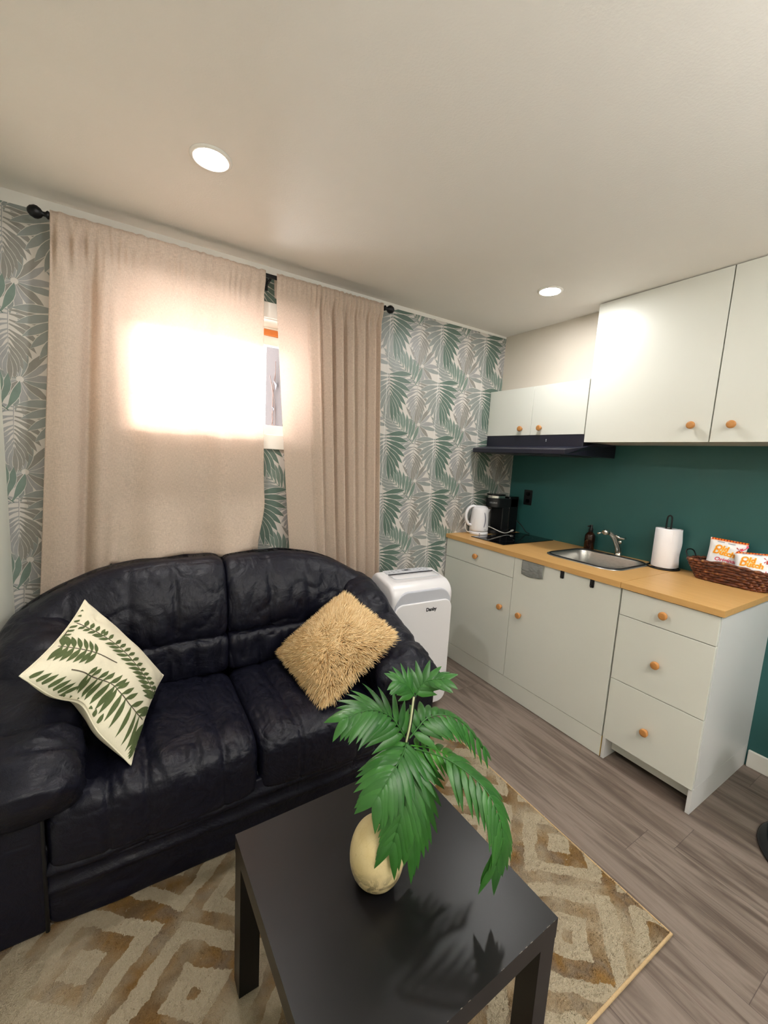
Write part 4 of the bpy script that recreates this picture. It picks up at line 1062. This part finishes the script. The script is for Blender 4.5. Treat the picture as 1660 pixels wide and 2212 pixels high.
    m = MB(); m.lathe([(.0235,ZT+.0006),(.0235,ZT+.006),(.0205,ZT+.012),(.019,ZT+.03)], (-.038,-.925,0), n=24)
    m.build('tap_base', 'chrome', r)
    body = catmull([(-.040,-.925,ZT+.02),(-.046,-.922,ZT+.05),(-.062,-.915,ZT+.09),(-.082,-.905,ZT+.122),(-.105,-.893,ZT+.142),(-.122,-.884,ZT+.148)], 24)
    m = MB().tube(body, [lerp(.0185,.0135,i/24) for i in range(25)], 18); m.build('tap_body', 'chrome', r)
    m = MB().tube([(-.112,-.889,ZT+.146),(-.135,-.877,ZT+.145),(-.142,-.873,ZT+.142)], [.017,.018,.013], 18); m.build('spray_head', 'chrome', r)
    m = MB().tube([(-.140,-.874,ZT+.143),(-.158,-.864,ZT+.140),(-.172,-.857,ZT+.136)], [.004,.004,.006], 10); m.build('nozzle', 'chrome', r)
    m = MB().tube([(-.052,-.928,ZT+.082),(-.046,-.936,ZT+.098)], [.013,.012], 16); m.tube([(-.085,-.918,ZT+.130),(-.066,-.932,ZT+.116),(-.050,-.950,ZT+.112),(-.040,-.958,ZT+.116)], [.006,.0085,.007,.006], 12); m.build('lever', 'chrome', r)
worktops()
def wall_units():
    U = -.314
    r = thing('hood_cabinet', (-.16, -.39, 1.6357), 'small white two-door cabinet mounted over the black cooker hood', 'cabinet')
    b = MB().box(U+.018, -.0015, -.779, -.0035, 1.6365, 1.953); b.build('carcass', 'white_side', r)
    front('door', r, -.0045, -.392+G, 1.6357, 1.9545, (-.316,1.679), U); front('door', r, -.392-G, -.7775, 1.6357, 1.9545, (-.471,1.680), U)
    r = thing('wall_cabinet', (-.16, -1.4, 1.588), 'tall white two-door wall cabinet reaching the ceiling', 'cabinet')
    b = MB().box(U+.018, -.0015, -2.028, -.783, 1.589, ZC-.002); b.build('carcass', 'white_side', r)
    front('door', r, -.7835, -1.4056+.0028, 1.588, ZC-.0045, (-1.330,1.667), U); front('door', r, -1.4056-.0028, -2.028, 1.588, ZC-.0045, (-1.487,1.665), U)
    # cooker hood
    r = thing('cooker_hood', (-.2, -.4, 1.508), 'black range hood under the small white wall cabinet', 'range hood')
    b = MB().box(U+.003, -.0015, -.7795, -.004, 1.545, 1.6355); b.build('hood_neck', 'hood', r, bevel=.0015)
    m = MB(); poly = [(-.0015,1.508),(-.0015,1.586),(-.25,1.586),(-.316,1.562),(-.455,1.543),(-.470,1.536),(-.470,1.510),(-.462,1.508)]
    ys = lambda x: -.055 if x < -.33 else -.006
    m.prism([(x,z) for x,z in poly], lambda x, z, k: (x, (-.806 if k else -.004)+( (.022 if not k else 0) if x < -.33 else 0)*-1+((.035) if (k and x < -.44) else 0), z)); m.build('hood_canopy', 'hood', r, bevel=.002)
    MB().box(-.40, -.08, -.70, -.10, 1.5045, 1.508).build('filter', 'hood_grille', r, bevel=.001)
    m = MB()
    for z in (1.597,1.606): m.lathe([(.0005,-.0025),(.0028,-.002),(.003,0)], (U+.003,-.52,z), 'x', 12)
    m.build('switch', 'grey_plastic', r)
wall_units()
def small_items():
    # power socket
    r = thing('power_outlet', (-.0, -.182, 1.19), 'black double power outlet on the dark green wall', 'outlet')
    m = MB().prism(rrect(.072,.115,.006), lambda u, v, k: (-.006*k-.0002, -.182+u, 1.192+v)); m.build('cover_plate', 'black_plastic', r, bevel=.001)
    for z in (1.165,1.219):
        m = MB(); m.prism(rrect(.034,.029,.010), lambda u, v, k, z=z: (-.006-.0022*k, -.182+u, z+v)); m.build('socket', 'black_gloss', r)
    # kettle
    kx, ky = -.405, -.088
    r = thing('electric_kettle', (kx, ky, ZT), 'white electric kettle with grey water gauge beside the black hob', 'kettle')
    m = MB().lathe([(.0005,ZT+.0006),(.066,ZT+.0006),(.069,ZT+.004),(.069,ZT+.020),(.064,ZT+.024)], (kx,ky,0), n=36); m.build('power_base', 'white_plastic', r)
    m = MB().lathe([(.060,ZT+.0245),(.067,ZT+.027),(.0675,ZT+.04),(.064,ZT+.12),(.0595,ZT+.188),(.057,ZT+.196),(.050,ZT+.202)], (kx,ky,0), n=36); m.build('jug', 'white_plastic', r)
    m = MB().lathe([(.052,ZT+.2005),(.048,ZT+.207),(.03,ZT+.212),(.0005,ZT+.213)], (kx,ky,0), n=36); m.build('lid', 'white_plastic', r)
    hd = Vector((-.93,.36,0)).normalized(); sd = Vector((-.36,-.93,0)).normalized()
    def K(a, z): return Vector((kx,ky,ZT+z))+hd*a
    pth = catmull([K(.035,.205),K(.066,.206),K(.094,.186),K(.108,.150),K(.104,.108),K(.088,.078),K(.060,.066)], 30)
    m = MB(); P = []
    for i, p in enumerate(pth):
        t = (pth[min(30,i+1)]-pth[max(0,i-1)]).normalized(); n_ = t.cross(sd)
        P.append([tuple(p+sd*.014*math.cos(2*PI*k/16)+n_*.0105*math.sin(2*PI*k/16)) for k in range(16)])
    m.grid(P, 0, True, False, True); m.build('handle', 'white_plastic', r)
    sp = -hd
    m = MB(); m.prism([(-.026,.0),(.026,0),(.0,.032)], lambda u, v, k: tuple(Vector((kx,ky,ZT+(.188 if k else .150)))+sp*(.052+(v if k else v*.15))+sd*u)); m.build('spout', 'white_plastic', r, bevel=.004)
    vw = Vector((-.70,-.71,0)).normalized()
    P = []
    for i in range(17):
        z = .060+.108*i/16; cur = .010*math.sin(PI*i/16); row = []
        for j in range(4):
            a0 = -1.80+(cur/.062)*1.0+(j-1.5)*.055*(math.sin(PI*(i+.8)/17.6)**.4); rad = lerp(.0672,.0604,(z-.04)/.148)+.0006
            row.append((kx+rad*math.cos(a0), ky+rad*math.sin(a0), ZT+z))
        P.append(row)
    MB().grid(P).build('water_gauge', 'window_grey', r)
    m = MB()
    a0 = -1.72
    for da, w in ((0,.010),(.09,.006)):
        m.grid([[(kx+.0682*math.cos(a0+da+q*.05), ky+.0682*math.sin(a0+da+q*.05), ZT+.040+zz) for q in (0,1,2)] for zz in (0,.005)], 0)
    m.build('maker_mark', 'mark_grey', r)
    m = MB(); a1 = -2.30; m.grid([[(kx+.0697*math.cos(a1+q*.06), ky+.0697*math.sin(a1+q*.06), ZT+.009+zz) for q in (0,1,2)] for zz in (0,.006)], 0); m.build('latch', 'dark_ink', r)
    cord = catmull([(kx+.066,ky+.005,ZT+.05),(kx+.085,ky-.02,ZT+.055),(kx+.13,ky-.06,ZT+.032),(kx+.17,ky-.085,ZT+.016),(kx+.215,ky-.083,ZT+.013),(kx+.262,ky-.076,ZT+.020)], 30)
    MB().tube(cord, .0038, 8).build('cord', 'cord_white', r)
    m = MB().tube([cord[-1], cord[-1]+Vector((.012,.001,.004)), cord[-1]+Vector((.03,.002,.008))], [.005,.008,.0075], 10); m.build('plug', 'cord_white', r)
    loop = catmull([(kx-.06,ky+.02,ZT+.012),(kx-.088,ky+.03,ZT+.022),(kx-.105,ky+.035,ZT+.06),(kx-.092,ky+.04,ZT+.088),(kx-.068,ky+.035,ZT+.092)], 24)
    MB().tube(loop, .003, 8).build('cord_loop', 'cord_white', r)
    # pod coffee maker
    x0, x1, y0, y1 = -.318, -.045, -.142, -.022
    r = thing('coffee_maker', ((x0+x1)/2, (y0+y1)/2, ZT), 'black pod coffee maker with silver collar behind the white kettle', 'coffee maker')
    xm = x0+.062; cy = (y0+y1)/2; w = (y1-y0)/2
    def plan(dx=0.0, xe=x1-.01): 
        pts = [(xe, cy+w), (xm, cy+w)]+[(xm-(w)*math.cos(t), cy+w*math.sin(t)) for t in [PI/2-PI*i/16 for i in range(1,16)]]+[(xm, cy-w),(xe, cy-w)]
        return pts
    m = MB(); m.prism(plan(), lambda u, v, k: (u, v, ZT+(.200 if not k else .268))); m.build('brew_head', 'black_plastic', r, bevel=.004)
    m = MB(); m.prism([(x*1, y) for x, y in plan(xe=xm+.045)], lambda u, v, k: (u, v, ZT+(.2685 if not k else .289))); o = m.build('collar', 'chrome', r, bevel=.002); tag(o, 'silver collar')
    m = MB(); m.prism(plan(xe=xm+.05), lambda u, v, k: (u, v, ZT+(.2892 if not k else .300))); m.build('lid', 'black_gloss', r, bevel=.004)
    m = MB(); m.box(xm+.035, x1-.075, y0+.004, y1-.004, ZT+.028, ZT+.200); m.build('column', 'black_plastic', r, bevel=.006)
    m = MB(); m.prism(rrect(.115,y1-y0,.02), lambda u, v, k: (x1-.0575+u, cy+v, ZT+(.002 if not k else .282))); m.build('water_tank', 'black_gloss', r, bevel=.004)
    m = MB(); m.prism(plan(xe=x1-.06), lambda u, v, k: (u, v, ZT+(.0006 if not k else .028))); m.build('drip_base', 'black_plastic', r, bevel=.004)
    vs, fs = text_geo('KEURIG', .0165, .0002); m = MB()
    for_ = []
    for u, v, _ in vs:
        t = -u/w; for_.append((xm-(w+.0006)*math.cos(t+.62*-1), cy+(w+.0006)*math.sin(t-.62), ZT+.235+v))
    m.add(for_, fs); m.build('brand_lettering', 'mark_grey', r, fix=False)
    cd = catmull([(x1-.02,y0-.001,ZT+.10),(-.022,-.165,ZT+.06),(-.014,-.20,ZT+.02),(-.02,-.24,ZT+.0105)], 20)
    MB().tube(cd, .0032, 8).build('cord', 'black_plastic', r)
    # amber soap bottle
    bx, by = -.045, -.735
    r = thing('soap_bottle', (bx, by, ZT), 'brown glass pump bottle with black cap by the green wall', 'bottle')
    m = MB().lathe([(.0005,ZT+.0006),(.029,ZT+.0006),(.0315,ZT+.004),(.0315,ZT+.088),(.029,ZT+.098),(.020,ZT+.110),(.0125,ZT+.116),(.0125,ZT+.124)], (bx,by,0), n=32); m.build('bottle_body', 'amber', r)
    m = MB().lathe([(.0145,ZT+.1185),(.0145,ZT+.140),(.010,ZT+.143),(.0105,ZT+.160),(.0095,ZT+.163),(.0005,ZT+.163)], (bx,by,0), n=24); m.box(bx-.034,bx+.004,by-.005,by+.005,ZT+.150,ZT+.160); m.build('pump_cap', 'black_plastic', r, bevel=.0008)
    # paper towel on its stand
    px, py = -.086, -1.199
    r = thing('paper_towel_holder', (px, py, ZT), 'black wire paper towel stand at the seam of the worktops', 'paper towel holder')
    m = MB(); m.tube([(px+.076*math.cos(t), py+.076*math.sin(t), ZT+.0046) for t in [2*PI*i/48 for i in range(48)]], .0042, 8, 0, True)
    for t in (.5, 2.6, 4.7): m.tube([(px,py,ZT+.0046),(px+.076*math.cos(t),py+.076*math.sin(t),ZT+.0046)], .0035, 8)
    m.build('ring_base', 'black_metal', r)
    up = catmull([(px-.002,py+.011,ZT+.005),(px-.002,py+.011,ZT+.20),(px-.002,py+.0105,ZT+.275),(px,py+.005,ZT+.292),(px,py-.005,ZT+.292),(px+.002,py-.0105,ZT+.275),(px+.002,py-.011,ZT+.20),(px+.002,py-.011,ZT+.005)], 60)
    MB().tube(up, .0042, 10).build('post', 'black_metal', r)
    r2 = thing('paper_towel_roll', (px, py, ZT+.009), 'white paper towel roll on the black stand', 'paper towel')
    m = MB(); zb, zt = ZT+.0092, ZT+.222
    m.lathe([(.021,zt-.0005),(.021,zb+.0005),(.0585,zb),(.0592,zb+.002),(.0592,zt-.002),(.0585,zt),(.021,zt-.0005)], (px,py,0), n=64); m.build('roll', 'paper', r2, fix=False)
    o = MB().lathe([(.0195,zt-.001),(.0195,zb+.001),(.0208,zb+.001),(.0208,zt-.001),(.0195,zt-.001)], (px,py,0), n=32).build('core', 'rug_edge', r2, fix=False); tag(o, 'brown cardboard core')
    P = []
    for i in range(21):
        q = i/20; t = -2.35+q*2.0; row = []
        for j in range(25):
            v = j/24; zz = lerp(zb+.001, zt-.001, v)
            rad = .0597; off = sstep(.40,1,q)*(.030+.006*math.sin(v*9+q*3))
            jag = .006*noise.noise((v*9,0,5))*sstep(.8,1,q)
            tx, ty = math.cos(t), math.sin(t); nx_, ny_ = -math.sin(t), math.cos(t)
            row.append((min(-.004, px+tx*(rad+off*.5)+nx_*(off*.3+jag)), py+ty*(rad+off*.9)+ny_*(off*.2+jag), zz))
        P.append(row)
    m = MB().grid(P); o = m.build('loose_sheet', 'paper', r2, fix=False)
    # sink stopper
    r = thing('sink_stopper', (-.060, -1.140, ZT), 'small black rubber sink stopper between sink and paper towel', 'stopper')
    m = MB().lathe([(.0005,ZT+.0007),(.016,ZT+.0007),(.018,ZT+.004),(.018,ZT+.008),(.014,ZT+.010),(.0005,ZT+.0105)], (-.048,-1.128,0), n=24); m.build('stopper_disc', 'black_plastic', r)
    MB().tube([(-.048+.009*math.cos(t), -1.128, ZT+.0105+.009*math.sin(t)) for t in [PI*i/12 for i in range(13)]], .0018, 6).build('stopper_ring', 'black_metal', r)
    # hanging cloth and hooks over the door edge
    P = []
    y0, y1 = -.690, -.838
    for i in range(29):
        u = i/28; row = []
        for j in range(33):
            v = j/32
            y = lerp(y0, y1, u)+(.006*(u-.5))*math.sin(v*3); z = ZT-TH-.004-.078*v-.010*math.sin(u*3.0+.3)*v*v-.004*v*noise.noise((u*4,1,1))+.006*(u-.5)*v
            x = FX-.0055-.0045*math.sin(PI*v)*abs(math.sin(u*7+.8))-.006*v*(1-v)-.002*noise.noise((u*9,v*9,0))
            row.append((x,y,z))
        P.append(row)
    m = MB().grid(P); 
    m.grid([[(FX-.0055,lerp(y0,y1,u),ZT-TH-.004),(FX-.003,lerp(y0,y1,u),ZT-TH-.0012),(FX+.010,lerp(y0,y1,u),ZT-TH-.0012)] for u in [i/10 for i in range(11)]])
    o = m.build('dish_cloth', 'towel', None, (FX-.006,(y0+y1)/2,ZT-TH), fix=False); sl = o.modifiers.new('cloth','SOLIDIFY'); sl.thickness = .0022
    tag(o, 'small grey terry cloth hanging over the sink cabinet door', 'dish cloth')
    for i, y in enumerate((-.952,-1.121)):
        m = MB().prism(rrect(.022,.046,.006), lambda u, v, k, y=y: (FX-.0006-.0035*k, y+u, .8615+.0+v)); m.box(FX-.003, FX+.018, y-.009, y+.009, ZT-TH-.0028, ZT-TH-.0008)
        m.tube([(FX-.003,y,.846),(FX-.012,y,.842),(FX-.016,y,.850)], .003, 8)
        o = m.build('door_hook', 'black_plastic', None, (FX-.003,y,.8615), bevel=.0006)
        tag(o, ['black over-door hook nearer the grey cloth','black over-door hook nearer the drawer cabinet'][i], 'hook', 'hooks over the sink cabinet door')
    # wicker basket
    bc = Vector((-.104,-1.512,ZT)); r = thing('wicker_basket', tuple(bc), 'dark brown woven wicker basket holding chip bags', 'basket')
    m = MB(); nr = 8; rr = random.Random(9)
    def ring(z, k): 
        hx = lerp(.058,.082,k); hy = lerp(.140,.182,k); return hx, hy
    for q in range(nr):
        k = q/(nr-1); hx, hy = ring(0, k); N = 132; pts = []; rads = []
        for i in range(N):
            t = 2*PI*i/N; ct, st = math.cos(t), math.sin(t); e = .62
            x, y = hx*math.copysign(abs(ct)**e, ct), hy*math.copysign(abs(st)**e, st)
            rim = .016*(1-abs(y)/hy)*k-.0*k
            ph = (i*11/6+q*5.5)
            tw = math.sin(ph*PI/5.5)
            off = .003*tw; l = math.hypot(x,y)
            pts.append((min(-.010, bc.x+x*(1+off/l)), bc.y+y*(1+off/l), ZT+.009+.082*k+rim+.0008*tw)); rads.append(.0068*(1+.24*tw+.12*noise.noise((i*.7,q*3.1,0))))
        m.tube(pts, rads, 8, 0, True)
    m.build('woven_wall', 'wicker', r)
    m = MB().prism([(bc.x+x, bc.y+y) for x, y in rrect(.11,.27,.04)], lambda u, v, k: (u, v, ZT+(.0008 if not k else .010))); m.build('basket_floor', 'wicker', r)
    hp = [(bc.x-.030,bc.y+.172,ZT+.085),(bc.x-.030,bc.y+.190,ZT+.108),(bc.x-.015,bc.y+.200,ZT+.128),(bc.x+.015,bc.y+.195,ZT+.134),(bc.x+.040,bc.y+.186,ZT+.122),(bc.x+.044,bc.y+.174,ZT+.090)]
    o = MB().tube(catmull(hp, 40), .0034, 8).build('handle', 'black_metal', r); tag(o, 'thin dark metal loop handle')
    hp = [(x, 2*bc.y-y, z) for x, y, z in hp]
    o = MB().tube(catmull(hp, 40), .0034, 8).build('handle', 'black_metal', r); tag(o, 'thin dark metal loop handle')
    # bags of chips
    def bag(ctr, yaw, lean, roll, w, h, T, label):
        mt = Matrix.Translation(ctr) @ Matrix.Rotation(yaw,4,'Z') @ Matrix.Rotation(lean,4,'X') @ Matrix.Rotation(roll,4,'Y')
        r = thing('chip_bag', ctr, label, 'chip bag', 'bags of chips in the basket')
        def sf(u, v, s):     # u,v in -1..1 ; local x across, z up, front faces -y
            t = T*(max(0,(1-u**4))**.6)*(max(0,(1-(v*1.06)**6 if abs(v*1.06)<1 else 0))**.5)
            x = w/2*u*(1-.05*(1-v*v)+.02*math.cos(u*3)*0); z = h/2*v
            wr = .0035*noise.noise((u*3+yaw*5, v*3, s*2))+.003*math.sin(u*9)*max(0,abs(v)-.6)
            return (x, -s*t*.5+wr, z)
        n = 40; m = MB()
        for s in (1,-1):
            m.grid([[sf(2*i/n-1, 2*j/n-1, s) for j in range(n+1)] for i in range(n+1)], 0, True)
        m.xf(mt); m.build('foil_pack', 'bag_white', r, fix=False)
        def onf(vs, cx, cz, eps, rot=0.0):
            out = []
            c, s_ = math.cos(rot), math.sin(rot)
            for x, z, _ in vs:
                X, Z = cx+x*c-z*s_, cz+x*s_+z*c
                u, v = max(-.99,min(.99,X/(w/2))), max(-.99,min(.99,Z/(h/2))); p = sf(u, v, 1); out.append((X, p[1]-eps, Z))
            return out
        mo, mr = MB(), MB()
        nb = 26
        for i in range(nb):
            u0, u1 = 2*i/nb-1, 2*(i+1)/nb-1
            for s in (1,-1):
                e = .0006*s
                q = [(sf(u0,.90,s)[0], sf(u0,.90,s)[1]-e, h/2*.90),(sf(u1,.90,s)[0], sf(u1,.90,s)[1]-e, h/2*.90),(sf(u1,1,s)[0], sf(u1,1,s)[1]-e, h/2*1.0),(sf(u0,1,s)[0], sf(u0,1,s)[1]-e, h/2*1.0)]
                (mr if i % 2 else mo).add(q, [(0,1,2,3)])
        for z_ in (.885, 1.0):
            for i in range(nb):
                u0, u1 = 2*i/nb-1, 2*(i+1)/nb-1
                mo.add([(sf(u0,z_-.02,1)[0], sf(u0,z_-.02,1)[1]-.0009, h/2*(z_-.02)),(sf(u1,z_-.02,1)[0], sf(u1,z_-.02,1)[1]-.0009, h/2*(z_-.02)),(sf(u1,z_,1)[0], sf(u1,z_,1)[1]-.0009, h/2*z_),(sf(u0,z_,1)[0], sf(u0,z_,1)[1]-.0009, h/2*z_)], [(0,1,2,3)])
        mo.xf(mt); mr.xf(mt); mo.build('crimp_stripe', 'orange_ink', r, fix=False); mr.build('crimp_check', 'red_ink', r, fix=False)
        for body, cx, cz, rot in (('Old', -.010, .036, -.10), ('Dutch', .002, .014, -.10)):
            vs, fs = text_geo(body, .034, .0022, .1); m = MB(); m.add(onf(vs, cx-.012, cz, .0010, rot), fs); m.xf(mt); m.build('logo_outline', 'yellow_ink', r, fix=False)
            vs, fs = text_geo(body, .034, .0004, .1); m = MB(); m.add(onf(vs, cx-.012, cz, .0016, rot), fs); m.xf(mt); m.build('logo_lettering', 'red_ink' if body == 'x' else 'orange_ink', r, fix=False)
        vs, fs = text_geo('Original', .026, .0005, .2); m = MB(); m.add(onf(vs, .0, -.020, .0012), fs); m.xf(mt); m.build('flavour_lettering', 'pink_ink', r, fix=False)
        m = MB()
        for k in range(4):         # small windmill emblem
            a = PI/4+k*PI/2
            m.add(onf([(.0,.0,0),(.016*math.cos(a-.16),.016*math.sin(a-.16),0),(.017*math.cos(a+.16),.017*math.sin(a+.16),0)], .045, .040, .0014), [(0,1,2)])
        m.add(onf([(-.004,-.016,0),(.004,-.016,0),(.002,0,0),(-.002,0,0)], .045, .040, .0012), [(0,1,2,3)])
        m.xf(mt); m.build('emblem', 'red_ink', r, fix=False)
        m = MB(); m.add(onf([(.024,.0,0),(.05,.026,0),(.058,.018,0),(.034,-.008,0)], .02, .045, .0012), [(0,1,2,3)]); m.xf(mt); m.build('corner_ribbon', 'pink_ink', r, fix=False)
        m = MB(); m.add(onf([(.020*math.cos(t), .013*math.sin(t), 0) for t in [2*PI*i/18 for i in range(18)]], .020, -.048, .0012), [list(range(18))]); m.xf(mt); m.build('chip_picture', 'chip_ink', r, fix=False)
        m = MB()
        for cx, cz in ((-.030,.066),(.012,.064)): m.add(onf([(-.014,-.002,0),(.014,-.002,0),(.014,.002,0),(-.014,.002,0)], cx, cz, .0012), [(0,1,2,3)])
        m.xf(mt); m.build('small_print', 'mark_grey', r, fix=False)
    bag((-.080,-1.468,ZT+.128), -PI/2+.28, -.12, .06, .150, .165, .045, 'white chip bag standing upright at the back of the basket')
    bag((-.108,-1.590,ZT+.098), -PI/2+.25, -.30, -.08, .145, .150, .045, 'white chip bag tilted low in front of the upright bag')
small_items()

# ------------------------------------------------------------------ stool reaching into the frame at the right
def stool():
    x, y = -.430, -2.075
    r = thing('bar_stool', (x, y, 0), 'black round stool base on the floor at the right edge', 'stool')
    MB().lathe([(.0005,.0006),(.236,.0006),(.240,.004),(.240,.010),(.234,.015),(.20,.019),(.06,.030),(.035,.04),(.0005,.04)], (x,y,0), n=72).build('base_disc', 'black_gloss', r)
    MB().lathe([(.028,.036),(.028,.62)], (x,y,0), n=24).build('pole', 'chrome', r)
    MB().lathe([(.0005,.60),(.17,.60),(.185,.62),(.185,.66),(.17,.68),(.0005,.69)], (x,y,0), n=48).build('seat', 'leather', r)
stool()

# ------------------------------------------------------------------ light, sky, camera
w = bpy.data.worlds.new('daylight'); SC.world = w; w.use_nodes = True
bg = w.node_tree.nodes['Background']; bg.inputs[0].default_value = (.93,.96,1,1); bg.inputs[1].default_value = 11.0
sl = bpy.data.lights.new('sun', 'SUN'); sl.energy = 18; sl.angle = math.radians(20); sl.color = (1,.97,.93)
so = bpy.data.objects.new('sun', sl); COL.objects.link(so); so.location = (-1.5, 6, 4)
az, el = math.radians(12), math.radians(19)
so.rotation_euler = Vector((-math.sin(az)*math.cos(el), -math.cos(az)*math.cos(el), -math.sin(el))).to_track_quat('-Z','Y').to_euler()
cam = bpy.data.cameras.new('camera'); co = bpy.data.objects.new('camera', cam); COL.objects.link(co)
R = ((0.8460564842586953, 0.02195172964901404, -0.5326411052568444), (-0.5301334336820486, 0.1397870749668152, -0.8363122121341425), (0.056097842528008236, 0.9899382279908371, 0.12990510700532218))
m4 = Matrix(R).to_4x4(); m4.translation = Vector((-2.624188403800288, -2.253056760342803, 1.429408166688065))
co.matrix_world = m4
cam.sensor_fit = 'HORIZONTAL'; cam.sensor_width = 36; cam.lens = 888.7832/1660*36; cam.clip_start = .02
SC.camera = co
vs_ = SC.view_settings; vs_.view_transform = 'Standard'; vs_.look = 'None'; vs_.exposure = 0.45; vs_.gamma = 1.0; vs_.use_curve_mapping = False
cy = SC.cycles; cy.use_denoising = True; cy.max_bounces = 10; cy.diffuse_bounces = 6; cy.glossy_bounces = 4; cy.transmission_bounces = 6; cy.transparent_max_bounces = 12; cy.sample_clamp_indirect = 8.0; cy.caustics_reflective = False; cy.caustics_refractive = False
